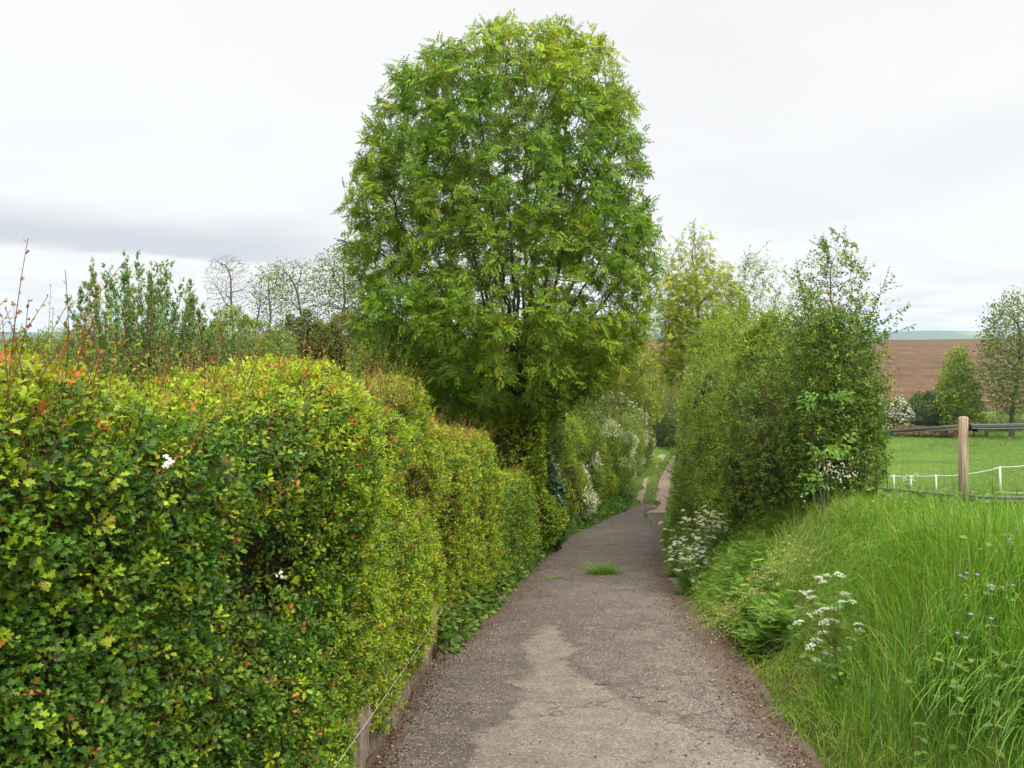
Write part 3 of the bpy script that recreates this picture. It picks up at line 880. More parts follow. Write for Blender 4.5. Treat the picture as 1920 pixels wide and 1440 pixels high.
# ------------------------------------------------------------------ trees and bushes
def crown_pts(rows, d, n, r, shell=.5, ds=1.0, squeeze=1.0, rough=.10):
    a = np.array(rows, float); z = EYE - (a[:, 0] - HY) / F * d; L = (a[:, 1] - CX) / F * d; R = (a[:, 2] - CX) / F * d
    o = np.argsort(z); z, L, R = z[o], L[o], R[o]
    zz = np.linspace(z[0], z[-1], 300); w = (np.interp(zz, z, R) - np.interp(zz, z, L)) ** 1.7 + 1e-3
    cw = np.cumsum(w) / w.sum(); q = np.interp(r.random(n), cw, zz)
    c, h = (np.interp(q, z, L) + np.interp(q, z, R)) / 2, (np.interp(q, z, R) - np.interp(q, z, L)) / 2
    th = r.uniform(0, 6.283, n); rad = r.random(n) ** shell * squeeze
    nz = Noise(1.0, int(a[0, 1]) % 97)
    rad = rad * (1 + rough * .5 * nz(np.stack([np.cos(th) * 2.2, np.sin(th) * 2.2, q * 9 / max(z[-1] - z[0], 1)], 1)))
    return np.stack([c + h * rad * np.cos(th), d + h * rad * np.sin(th) * ds, q], 1)


def tree(name, label, cat, rows, d, base, fork, n1, n2, seed, leafer=None, step=.17, kill=.3, tip=.006, p=2.4, trop=.15, r_scale=1.0, bark=M_BARK, shell=.5, ds=1.0,
         group=None, lean=(0, 0), limbs_squeeze=.8, infl=2.5, limbs=None, barkcol=(1, 1, 1)):
    r = np.random.default_rng(seed)
    bx, fz = base[0], fork
    root = thing(name, label, cat, base, group)
    z0 = base[2] - .15
    k = max(3, int((fz - z0) / .3)); t = np.linspace(0, 1, k)
    limbs_ = limbs or []
    nodes = [np.array([bx + lean[0] * a + math.sin(a * 5 + seed) * .03, base[1] + lean[1] * a, z0 + (fz - z0) * a]) for a in t]
    pars = list(range(-1, k - 1))
    for (px, py, dd, f0) in limbs_:
        i0 = int(k * f0); a = nodes[min(i0, k - 1)]; e = un(px, py, d + dd); m = max(4, int(np.linalg.norm(e - a) / (step * 1.5)))
        c = a + (e - a) * np.array([.62, .62, .36]); last = min(i0, k - 1)
        for u in np.linspace(0, 1, m + 1)[1:]:
            nodes.append(a * (1 - u) ** 2 + 2 * c * u * (1 - u) + e * u * u + r.normal(size=3) * .03); pars.append(last); last = len(nodes) - 1
    pos, par = (np.array(nodes), np.array(pars)) if limbs_ else grow(crown_pts(rows, d, n1, r, shell, ds, limbs_squeeze), nodes, pars, step * 1.6, 30, step * 4, 200, (0, 0, trop * 1.5), .08, 4, r)
    pos, par = grow(crown_pts(rows, d, n2, r, shell, ds), list(pos), list(par), step, infl, kill, 120, (0, 0, trop), .15, 4, r)
    rad, tips = radii(pos, par, tip, p); rad = rad * r_scale
    rad[:k] *= np.linspace(1.35, 1, k)
    tb, lb = MB(), MB()
    isT = np.zeros(len(pos), bool); isT[:k] = True
    tubes(tb, pos[:k], par[:k], rad[:k], barkcol, 10, 0)
    p2 = par.copy(); p2[:k] = -1
    tubes(lb, pos, p2, rad, barkcol, 6, .02)
    tb.build('trunk', bark, root, smooth=True); lb.build('branches', bark, root, smooth=True)
    if leafer:
        lf = MB(); leafer(lf, pos, par, rad, tips, r); lf.build('crown', M_LEAF, root)
    return root, pos, par, tips


def ash_leaves(per, size, cols, w, maxtips=3, topyel=None, tm=ASH, spread=.10, gaps=None):
    def fn(lf, pos, par, rad, tips, r):
        idx = np.where((tips <= maxtips) & (par >= 0))[0]
        if gaps is not None: idx = idx[gaps(pos[idx], r)]
        d = nrm(pos[idx] - pos[par[idx]])
        axis_xy = pos[:, :2].mean(0); out = pos[idx] - np.array([*axis_xy, 0]); out[:, 2] = 0; out = nrm(out)
        for i in range(per):
            n = len(idx)
            yd = d * .5 + out * .35 + r.normal(size=(n, 3)) * .75 + np.array([0, 0, -.05])
            nd = np.array([0, 0, .7]) + out * .55 + r.normal(size=(n, 3)) * .4 + d * .2
            ww = np.tile(np.asarray(w, float), (n, 1)); tone = Noise(1.1, 77)(pos[idx]); ww[:, 0] *= np.exp(.7 * tone); ww[:, -1] *= np.exp(-.7 * tone)
            if topyel is not None:
                t = topyel(pos[idx]); ww[:, -1] *= t
            inst(lf, tm, pos[idx] + r.uniform(-1.4, 1.4, (n, 3)) * spread, yd, nd, size * r.uniform(.7, 1.2, n), palette(n, cols, ww, .16, r))
    return fn


def small_leaves(per, size, cols, w, maxtips=2, spread=.08, tm=DIA, keep=1.0):
    def fn(lf, pos, par, rad, tips, r):
        idx = np.where((tips <= maxtips) & (par >= 0))[0]
        if keep < 1: idx = idx[r.random(len(idx)) < keep]
        d = nrm(pos[idx] - pos[par[idx]])
        for i in range(per):
            n = len(idx)
            yd = d * .4 + r.normal(size=(n, 3)) * .8; nd = np.array([0, 0, .8]) + r.normal(size=(n, 3)) * .6
            inst(lf, tm, pos[idx] + r.normal(size=(n, 3)) * spread, yd, nd, size * r.uniform(.7, 1.25, n), palette(n, cols, w, .2, r))
    return fn


def bush(name, label, cat, blobs, ncl, leaf, per, seed, cols, w, group=None, bump=.15, tm=DIA, core=True, bloom=0, bsize=.06, nshoot=0, inset=.72, depth=.1, stems=True, barkcol=(1, 1, 1), slen=(.2, .5)):
    """several overlapping leafy masses on short stems: blobs = (x, y, z, rx, ry, rz)"""
    r = np.random.default_rng(seed); B = np.array(blobs, float)
    bx, by = B[:, 0].mean(), B[:, 1].mean(); gz = float(H(bx, by))
    root = thing(name, label, cat, (bx, by, gz), group)
    sc = B[:, 3:].mean()
    nA, nB = Noise(2.2 / max(sc, .3), seed + 1), Noise(6 / max(sc, .3), seed + 2)
    area = (B[:, 3] * B[:, 5] + B[:, 4] * B[:, 5] + B[:, 3] * B[:, 4]); k = r.choice(len(B), ncl, p=area / area.sum())
    u = nrm(r.normal(size=(ncl, 3))); dep = r.exponential(depth, ncl)
    b = nA(B[k, :3] + u * B[k, 3:]) * .6 + nB(B[k, :3] + u * B[k, 3:]) * .4
    C = B[k, :3] + u * B[k, 3:] * (1 + b * bump - dep)[:, None]
    keep = (C[:, 2] > H(C[:, 0], C[:, 1]) + .02) & (b > -.8)
    for j in range(len(B)):
        q = (((C - B[j, :3]) / B[j, 3:]) ** 2).sum(1); keep &= (q > .62) | (k == j)
    C, u, dep, b = C[keep], nrm(u[keep] / B[k[keep], 3:]), dep[keep], b[keep]; n = len(C)
    A = nrm(u * .7 + np.array([0, 0, .5]) + r.normal(size=u.shape) * .5)
    lf, tw = MB(), MB(); c = palette(n, cols, w, .22, r)
    rosettes(lf, tm, C, A, per, leaf, leaf, c, None, r)
    if nshoot:
        kk = r.choice(n, nshoot); c0 = palette(nshoot, cols, w, .2, r)
        shoots(tw, lf, C[kk] - A[kk] * .1, A[kk] + np.array([0, 0, .5]), r.uniform(*slen, nshoot), tm, leaf * .9, c0, c0 * 1.1, r, n=12, rad=.004)
    lf.build('foliage', M_LEAF, root)
    m = min(n, 500); kk = r.choice(n, m, replace=False)
    j = r.integers(0, len(B), m); start = B[j, :3] * np.array([1, 1, 0]) + np.stack([0 * kk, 0 * kk, H(B[j, 0], B[j, 1]) - .05], 1)
    mid = start * .45 + C[kk] * .55 + r.normal(size=(m, 3)) * .08 * sc
    pos = np.stack([start, mid, C[kk]], 1).reshape(-1, 3); par = np.arange(3 * m) - 1; par[::3] = -1
    tubes(tw, pos, par, np.tile(np.array([.016, .007, .002]) * max(.5, sc), m), barkcol, 5, .004)
    tw.build('stems', M_BARK, root)
    if bloom:
        kk = np.where((dep < .12) & (r.random(n) < bloom * (1 + b)))[0]; bm_ = MB()
        inst(bm_, BLOSSOM, C[kk] + u[kk] * leaf, r.normal(size=(len(kk), 3)), u[kk] + np.array([0, 0, .5]), bsize * r.uniform(.7, 1.3, len(kk)), palette(len(kk), ((.66, .65, .52), (.52, .53, .38)), (.7, .3), .06, r))
        if bm_.n: bm_.build('blossom', M_PETAL, root)
    return root


def ash_gaps(p, r):
    # the shaded inside of the crown carries few leaves, so the limbs show through
    rad = np.hypot(p[:, 0] - .25, p[:, 1] - 17.) / np.interp(p[:, 2], [-1, 1, 3, 5, 7, 8.5], [2.2, 3.2, 3.3, 3.0, 2.4, 1.2])
    k = .34 + .66 * sstep(.3, .8, rad); k = np.maximum(k, sstep(6.4, 7.6, p[:, 2]))
    cl = Noise(1.7, 204)(p)
    k = k * np.clip(1.0 + .5 * cl, .3, 1)
    return r.random(len(p)) < np.where(p[:, 2] < 2.3, np.maximum(k, .9), k)


def trees():
    A1, A2, A3 = (.083, .185, .021), (.145, .265, .026), (.25, .32, .028)
    rows = [(66, 960, 1070), (90, 865, 1130), (114, 790, 1158), (155, 740, 1165), (200, 705, 1200), (260, 690, 1212), (320, 668, 1228), (400, 645, 1238), (480, 640, 1232),
            (540, 662, 1235), (600, 652, 1222), (660, 690, 1212), (710, 730, 1180), (760, 785, 1110), (820, 870, 1040), (860, 905, 1000)]
    d = 17.; b = un(985, 1010, d); b[2] = float(H(b[0], d))
    tree('ash_tree', 'big full ash tree with a rounded crown and many upright limbs, rising above the hedges', 'tree', rows, d, b, float(un(0, 690, d)[2]), 60, 4800, 201,
         ash_leaves(11, .228, (A1, A2, A3), (.38, .5, .18), 3, lambda p: .35 + 2.4 * sstep(3.5, 8, p[:, 2]), gaps=ash_gaps), step=.17, kill=.27, tip=.0065, p=2.35, trop=.30, shell=.42, lean=(-.02, 0), r_scale=.9, infl=1.6,
         limbs=[(705, 450, .6, .82), (715, 330, -1.2, .9), (760, 235, .8, .86), (800, 170, -.4, .98), (850, 140, 1.6, .92), (890, 110, -1.5, .98), (940, 95, .2, .99), (985, 75, -.9, .95), (1030, 80, 1.2, .99),
                (1080, 95, -.6, .92), (1125, 170, .9, .97), (1160, 240, -1.2, .88), (1190, 330, .5, .95), (1205, 440, -.8, .86), (1195, 540, .9, .8), (690, 590, -.5, .72), (750, 660, .8, .66), (1150, 650, -.9, .68), (1120, 700, -1.5, .6), (800, 700, -1.8, .6), (930, 620, -2.6, .7), (1030, 600, -2.7, .72),
                (900, 260, -2.4, .95), (1010, 230, -2.5, .97), (1080, 330, -2.4, .9), (860, 400, -2.6, .85), (960, 480, -2.8, .82), (950, 300, 2.4, .9), (1060, 300, 2.4, .92), (850, 760, -1.2, .5), (1050, 720, -1.4, .55), (880, 680, -2, .62)])
    # ivy climbing that trunk
    iv(b, d)
    # the bright young ash behind the right hedge
    rows = [(425, 1285, 1316), (445, 1268, 1330), (480, 1252, 1352), (520, 1238, 1388), (560, 1224, 1398), (610, 1220, 1405), (660, 1235, 1410), (720, 1240, 1400)]
    d = 34.; b = un(1318, 900, d); b[2] = float(H(b[0], d))
    tree('ash_tree', 'slender lime green ash tree with a pointed top, standing behind the right hedge', 'tree', rows, d, b, float(un(0, 740, d)[2]), 40, 2600, 211,
         ash_leaves(6, .30, ((.12, .21, .02), (.20, .29, .022), (.28, .33, .03)), (.35, .45, .2), 6, spread=.2, gaps=lambda p, r: r.random(len(p)) < np.clip(.9 + .4 * Noise(1.3, 212)(p), .3, 1)), step=.24, kill=.33, tip=.008, trop=.5, shell=.5, r_scale=1.1)
    # columnar hawthorn at the field gate end
    rows = [(455, 1545, 1560), (480, 1520, 1600), (520, 1505, 1622), (560, 1490, 1640), (600, 1480, 1650), (660, 1478, 1650), (720, 1475, 1652), (780, 1480, 1650), (850, 1490, 1648), (920, 1495, 1632), (955, 1520, 1600)]
    d = 10.; b = un(1562, 970, d); b[2] = float(H(b[0], d))
    hw = ((.04, .10, .018), (.08, .17, .028), (.14, .22, .035), (.17, .18, .04))
    root, pos, par, tips = tree('hawthorn_tree', 'upright dark green hawthorn tree at the end of the black fence tape', 'tree', rows, d, b, float(b[2] + .6), 40, 4200, 221,
         None, step=.10, kill=.13, tip=.0028, trop=.35, shell=.45, infl=1.2)
    r = np.random.default_rng(222); lf = MB()
    idx = np.where((tips <= 14) & (par >= 0))[0]
    dirs = nrm(pos[idx] - pos[par[idx]])
    wq = sstep(1.2, 2.8, pos[idx][:, 2])[:, None] * np.array([[-.2, .05, .25, .015]]) + np.array([[.42, .4, .16, .02]])
    dense = np.where(pos[idx][:, 2] > 2.2, r.random(len(idx)) < .6, True)
    for rep_ in range(4):
        s_ = idx[dense]; rosettes(lf, HAW_MID, pos[s_] + r.normal(size=(len(s_), 3)) * (.04 + .02 * rep_), nrm(dirs[dense] + r.normal(size=(len(s_), 3)) * .5), 5, .042, .05, palette(len(s_), hw, wq[dense], .2, r), None, r)
    for (rr_, m_, sh_) in (([(590, 1505, 1630), (680, 1485, 1650), (780, 1482, 1652)], 1100, .5), ([(740, 1482, 1650), (800, 1470, 1655), (880, 1475, 1650), (940, 1490, 1640), (968, 1505, 1625)], 2600, .3)):
        q = crown_pts(rr_, d, m_, r, sh_); o = q - np.array([b[0], b[1], 0]); o[:, 2] = 0
        rosettes(lf, HAW_MID, q, nrm(nrm(o) * .7 + np.array([0, 0, .5]) + r.normal(size=q.shape) * .5), 6, .042, .05, palette(m_, hw, (.38, .42, .18, .02), .2, r), None, r)
    # long whippy side shoots
    sb = [(1640, 620, 1705, 575), (1640, 590, 1665, 510), (1500, 560, 1470, 495), (1490, 600, 1410, 570), (1545, 470, 1528, 440), (1570, 470, 1572, 440), (1600, 500, 1608, 470), (1645, 640, 1690, 610), (1480, 660, 1425, 590), (1560, 480, 1550, 445), (1625, 560, 1640, 480)]
    P0 = np.array([un(a, b_, d) for a, b_, _, _ in sb]); P1 = np.array([un(a, b_, d) for _, _, a, b_ in sb])
    P0[:, 1] += r.normal(size=len(sb)) * .2; P1[:, 1] = P0[:, 1] + r.normal(size=len(sb)) * .2
    c0 = palette(len(sb), hw[1:3], (.6, .4), .1, r)
    for i in range(len(sb)):
        tw = MB(); q = slice(i, i + 1); L = np.linalg.norm(P1[q] - P0[q], axis=1)
        shoots(tw, lf, P0[q] - (P1[q] - P0[q]) * .4, P1[q] - P0[q], L * 1.4, HAW_MID, .045, c0[q], c0[q] * np.array([1.3, .9, 1]), r, n=18, rad=.005, both=True)
        m_ = 6; f = r.uniform(.1, .8, (m_, 1)); pp = P0[q] + (P1[q] - P0[q]) * f
        shoots(MB(), lf, pp, (P1[q] - P0[q]) / L[:, None] + r.normal(size=(m_, 3)) * .7, r.uniform(.08, .22, m_), HAW_MID, .042, np.repeat(c0[q], m_, 0), np.repeat(c0[q], m_, 0), r, n=8, rad=.002)
        tw.build('side_shoot', M_TWIG, root)
    lf.build('crown', M_LEAF, root)
    bl = MB(); c = np.array([un(1558, 880, d - .75), un(1572, 895, d - .78), un(1545, 876, d - .72), un(1590, 888, d - .72), un(1580, 870, d - .76), un(1500, 938, d - .6)])
    for q, m in zip(c, (26, 20, 14, 16, 14, 8)):
        inst(bl, BLOSSOM, q + r.normal(size=(m, 3)) * .055, r.normal(size=(m, 3)), np.array([0, -.7, .7]) + r.normal(size=(m, 3)) * .3, r.uniform(.011, .018, m), np.array([.68, .66, .55]))
    bl.build('blossom', M_PETAL, root)
    bush('hawthorn_bush', 'shaggy olive green hawthorn bush filling the gap between the lane hedge and the upright tree', 'bush',
         [(*un(px_, py_, d_), rx_, rx_, rz_) for px_, py_, d_, rx_, rz_ in ((1455, 770, 11.1, .5, .8), (1470, 870, 10.7, .5, .7), (1415, 830, 11.5, .55, .95), (1430, 720, 11.8, .5, .6), (1400, 900, 11.3, .45, .6), (1475, 690, 11.0, .35, .6))],
         5200, .042, 5, 223, ((.055, .125, .02), (.10, .19, .028), (.17, .24, .038), (.17, .17, .045)), (.35, .4, .17, .08), bump=.3, tm=HAW_MID, nshoot=260, slen=(.15, .5))
    # an elder growing through it
    e = un(1560, 850, 9.1); root = thing('elder_bush', 'elder with large fresh green divided leaves growing through the foot of the hawthorn tree', 'bush', (e[0], e[1], float(H(e[0], e[1]))))
    lf, tw = MB(), MB(); g = np.array([e[0], e[1] + .3, float(H(e[0], e[1]))])
    for (px, py) in ((1530, 750), (1570, 742), (1545, 850), (1580, 840), (1530, 905)):
        t = un(px, py, 9.0 + r.normal() * .08); mid = g * .4 + t * .6 + np.array([0, .2, .05])
        chain(tw, [g + r.normal(size=3) * .05, mid, t], .012, .004, (1, 1, 1), 5)
        n = 6; an = r.uniform(0, 6.28, n)
        inst(lf, ELDER, np.tile(t, (n, 1)) + r.normal(size=(n, 3)) * .03, np.stack([np.cos(an), np.sin(an) * .6 - .3, r.uniform(-.2, .5, n)], 1), np.array([0, -.5, 1.]) + r.normal(size=(n, 3)) * .2, r.uniform(.13, .2, n), palette(n, ((.06, .15, .022), (.10, .21, .03)), (.5, .5), .12, r))
    lf.build('foliage', M_LEAF, root); tw.build('stems', M_BARK, root)
    # thin sapling right of it
    rows = [(650, 1655, 1668), (690, 1645, 1680), (740, 1642, 1686), (790, 1645, 1676)]
    d = 14.; b = un(1662, 900, d); b[2] = float(H(b[0], d))
    tree('sapling', 'thin yellow green sapling just right of the upright hawthorn tree', 'tree', rows, d, b, float(b[2] + 1.0), 8, 110, 231, small_leaves(5, .06, ((.16, .2, .03), (.22, .2, .04)), (.6, .4), 2), step=.14, kill=.16, tip=.003, trop=.4)

    # ---- left background
    poplar()
    d = 46.
    def bt(label, rows, d, seed, n2, leafer, basepx, fork, **k):
        b = un(basepx, 800, d); b[2] = float(H(b[0], d))
        return tree('field_tree', label, 'tree', rows, d, b, float(un(0, fork, d)[2]), 26, n2, seed, leafer, group='trees beyond the clipped hedge', **k)
    olive = ((.095, .155, .03), (.14, .20, .04), (.07, .12, .03))
    bt('bare fine twigged tree between the leafy shrub and the olive trees', [(476, 405, 440), (495, 385, 468), (530, 382, 480), (570, 390, 470), (610, 400, 455)], 48, 301, 3200, small_leaves(1, .08, olive, (.4, .3, .3), 1, .1, keep=.4), 438, 610, step=.17, kill=.2, tip=.0058, trop=.3, shell=.6, infl=3)
    bt('small bare tree with a crooked stem right of the fine twigged one', [(530, 470, 500), (560, 462, 520), (600, 468, 512)], 46, 305, 700, small_leaves(1, .1, olive, (.5, .3, .2), 1, .1, keep=.4), 478, 620, step=.18, kill=.22, tip=.007, trop=.3, infl=3)
    bt('pale leafing thin tree between the bare tree and the olive tinged tree', [(500, 480, 530), (530, 465, 545), (570, 470, 545), (610, 480, 535)], 49, 306, 1500, small_leaves(3, .13, olive, (.4, .4, .2), 2, .16, keep=.8), 505, 620, step=.19, kill=.25, tip=.0065, trop=.35, infl=3)
    bt('olive tinged tree with a spreading open crown and leaning limb', [(490, 520, 590), (515, 495, 600), (550, 500, 600), (590, 520, 590)], 45, 311, 2400, small_leaves(3, .115, olive, (.4, .4, .2), 2, .16, keep=.7), 566, 600, step=.18, kill=.23, tip=.0065, trop=.25, infl=3)
    bt('tallest olive green tree, leafing out beside the big ash', [(468, 610, 670), (490, 585, 700), (530, 575, 720), (570, 580, 715), (620, 590, 700)], 47, 321, 3200, small_leaves(4, .13, olive, (.45, .35, .2), 2, .16, keep=.85), 640, 620, step=.19, kill=.24, tip=.0065, trop=.3, infl=3)
    bt('half bare grey twigged tree showing through the left side of the big ash', [(500, 660, 730), (550, 650, 760), (600, 660, 750), (640, 670, 740)], 52, 331, 1800, small_leaves(2, .10, olive, (.4, .3, .3), 1, .14, keep=.3), 668, 630, step=.19, kill=.24, tip=.0065, trop=.3, infl=3)
    bt('pinkish brown bare tree glimpsed through the middle of the big ash', [(470, 860, 960), (520, 830, 1000), (580, 830, 1000), (640, 850, 980)], 55, 341, 900, small_leaves(2, .13, ((.36, .22, .16), (.30, .2, .13)), (.6, .4), 1, .15, keep=.8), 920, 680, step=.28, kill=.34, tip=.012, trop=.3, infl=3, barkcol=(1.6, 1.1, .9))
    b_ = un(470, 640, 34)
    def bb(name, label, seed, items, n, leaf, per, cols, w, **k):
        return bush(name, label, 'bush', items, n, leaf, per, seed, cols, w, **k)
    def blob(px, py, d, rx, rz, ry=None):
        p = un(px, py, d); return (p[0], p[1], p[2], rx, ry or rx, rz)
    bb('green_bush', 'rounded fresh green bush under the bare tree, behind the hedge top', 351, [blob(440, 650, 38, 1.1, 1.6), blob(475, 660, 38, 1.0, 1.5), blob(410, 660, 38, .9, 1.4)], 6500, .12, 4, ((.08, .16, .02), (.15, .22, .03)), (.5, .5))
    bb('ivy_bush', 'dark ivy covered thicket between the olive trees', 352, [blob(545, 640, 40, 1.1, 1.7), blob(520, 650, 40, .9, 1.3), blob(575, 625, 40, .7, 1.3), blob(600, 660, 41, 1.1, 1.4)], 9000, .12, 4, ((.045, .085, .018), (.08, .13, .022), (.14, .18, .03)), (.4, .4, .2))
    bb('scrub_bush', 'brownish olive scrub mass at the foot of the olive trees', 353, [blob(640, 645, 42, 1.3, 1.7), blob(675, 650, 42, 1.2, 1.7), blob(615, 665, 42, 1.2, 1.2), blob(720, 660, 42, 1.4, 1.4)], 11000, .12, 4, ((.07, .11, .022), (.12, .15, .03), (.15, .14, .045)), (.4, .4, .2), bump=.25)
    bb('scrub_row', 'row of low mixed scrub filling the ground between the poplar clump and the clipped hedge', 357, [blob(30 + 48 * i, 672 - 4 * (i % 3), 26 + 2 * (i % 4), 1.0, .75 + .1 * (i % 3)) for i in range(11)], 11000, .075, 4, ((.05, .11, .02), (.09, .17, .03), (.14, .19, .04)), (.4, .4, .2), bump=.3, nshoot=200)
    bb('dark_bush', 'low dark green bush right behind the hedge beside the poplar clump', 354, [blob(350, 665, 22, .9, .6), blob(420, 668, 24, 1., .6), blob(280, 668, 22, .8, .5)], 3000, .07, 4, ((.03, .07, .018), (.06, .12, .02)), (.5, .5))
    bb('hazel_thicket', 'dense green thicket standing behind the big ash on its left', 355, [blob(760, 700, 27, 1.3, 1.5), blob(820, 720, 26, 1.3, 1.6), blob(880, 710, 27, 1.3, 1.5), blob(720, 690, 29, 1.3, 1.2)], 12000, .09, 4, ((.05, .11, .018), (.09, .17, .025), (.15, .2, .03)), (.4, .4, .2), bump=.25, nshoot=150)
    bb('hazel_thicket', 'dense green thicket standing behind the big ash on its right', 356, [blob(1010, 690, 30, 1.4, 1.5), blob(1070, 690, 31, 1.4, 1.5), blob(1130, 690, 36, 1.6, 1.6)], 9000, .10, 4, ((.07, .14, .018), (.12, .2, .025), (.2, .24, .03)), (.3, .4, .3), bump=.25, nshoot=150)
    # ---- middle distance round the end of the lane
    bb('yellow_bush', 'bright yellow green bush between the big ash and the slender ash', 361, [blob(1195, 690, 58, 1.8, 2.2), blob(1165, 720, 55, 1.6, 2.6), blob(1215, 730, 60, 1.4, 2.2), blob(1180, 760, 57, 2., 2.2)], 6500, .14, 4, ((.14, .21, .02), (.24, .28, .02), (.09, .16, .02)), (.45, .35, .2), bump=.3, nshoot=250, slen=(.4, 1.1))
    bb('hawthorn_bush', 'hawthorn bush white with blossom at the far end of the left hedge', 362, [blob(1178, 785, 52, 1.0, 1.1), blob(1200, 800, 55, .8, 1.1), blob(1150, 765, 49, 1.0, .9), blob(1200, 835, 56, .9, 1.2), blob(1175, 830, 53, .8, 1.2)], 4200, .10, 4, ((.06, .12, .02), (.12, .17, .03)), (.6, .4), bloom=.30, bsize=.075)
    bb('may_bush', 'white flowering hawthorn behind the ivy trunk, half hidden by ash leaves', 363, [blob(1075, 735, 27, .9, .8), blob(1100, 755, 30, .8, .9), blob(1045, 765, 25, .8, .8), blob(1085, 715, 30, .8, .7)], 5000, .07, 4, ((.06, .12, .02), (.12, .17, .03)), (.6, .4), bloom=.14, bsize=.032)
    bb('dark_bush', 'dark green bush closing the far end of the earth track', 364, [blob(1245, 810, 80, 2.2, 2.4), blob(1270, 800, 84, 2.4, 2.8), blob(1225, 800, 84, 1.8, 2.2)], 5000, .18, 4, ((.025, .07, .018), (.05, .12, .02)), (.6, .4), bump=.25)
    bb('bramble_thicket', 'reddish brown leafless thicket above the end of the track', 365, [blob(1225, 730, 90, 3.2, 4.5), blob(1205, 700, 92, 2.2, 4.5)], 1200, .2, 2, ((.22, .12, .07), (.26, .16, .09)), (.6, .4), bump=.3, nshoot=500, barkcol=(1.8, 1.1, .8), slen=(.6, 1.8))
    bb('green_tree_mass', 'mid green leafy mass behind the lane end bushes', 366, [blob(1290, 740, 76, 2.2, 3.6), blob(1262, 765, 80, 2.0, 3.0), blob(1315, 750, 74, 2.2, 3.8), blob(1290, 800, 77, 2.2, 2.6), blob(1315, 810, 75, 2.0, 2.6)], 7000, .15, 4, ((.07, .15, .02), (.12, .2, .025), (.18, .23, .03)), (.4, .4, .2), bump=.3, nshoot=200, slen=(.4, 1.2))
    # ---- right field edge
    rows = [(545, 1885, 1915), (575, 1862, 1945), (610, 1845, 1965), (650, 1840, 1980), (700, 1838, 1985), (745, 1850, 1970), (780, 1870, 1940)]
    d = 92.; b = un(1897, 838, d); b[2] = float(H(b[0], d))
    tree('field_tree', 'large open branched tree at the right edge of the paddock', 'tree', rows, d, b, float(un(0, 790, d)[2]), 40, 3200, 401, small_leaves(5, .30, ((.08, .15, .03), (.13, .20, .04)), (.5, .5), 4, .32, keep=.85), step=.42, kill=.5, tip=.017, trop=.3, infl=6, group='trees at the foot of the ploughed field')
    rows = [(652, 1788, 1806), (680, 1770, 1822), (720, 1762, 1834), (760, 1750, 1838), (795, 1755, 1840)]
    d = 96.; b = un(1798, 812, d); b[2] = float(H(b[0], d))
    tree('field_tree', 'small bright lime green tree in front of the ploughed field', 'tree', rows, d, b, float(un(0, 795, d)[2]), 26, 2200, 411, small_leaves(9, .28, ((.12, .22, .02), (.18, .28, .025)), (.5, .5), 6, .30), step=.34, kill=.4, tip=.013, trop=.45, infl=6, group='trees at the foot of the ploughed field')
    bb('dark_bush', 'dark green rounded bush left of the lime green paddock tree', 421, [blob(1735, 772, 98, 2.0, 2.2), blob(1760, 768, 98, 1.9, 2.2), blob(1718, 780, 98, 1.4, 1.7), blob(1780, 785, 98, 1.6, 1.6)], 5000, .22, 4, ((.028, .075, .016), (.06, .14, .02)), (.6, .4), bump=.22)
    bb('hawthorn_bush', 'white blossoming hawthorn bush at the near foot of the ploughed field', 422, [blob(1682, 775, 98, 1.6, 2.0), blob(1665, 785, 98, 1.4, 1.8), blob(1696, 790, 98, 1.2, 1.5)], 4200, .2, 4, ((.07, .12, .03), (.12, .17, .05)), (.6, .4), bloom=.5, bsize=.15)
    bb('brown_scrub', 'low brown dead scrub along the paddock edge', 423, [blob(1700, 806, 96, 2.2, .5), blob(1745, 808, 95, 2.4, .45), blob(1785, 808, 94, 1.8, .45)], 1800, .2, 3, ((.2, .13, .075), (.15, .13, .05)), (.6, .4), bump=.3)
    bb('low_hedge', 'low trimmed hedge running behind the paddock tree trunk', 424, [blob(1850, 795, 102, 2.4, .9), blob(1880, 792, 103, 2.4, 1.1), blob(1910, 790, 104, 2.4, 1.3), blob(1940, 790, 105, 2.4, 1.3)], 3000, .2, 4, ((.06, .12, .02), (.12, .17, .03)), (.5, .5), bump=.15)


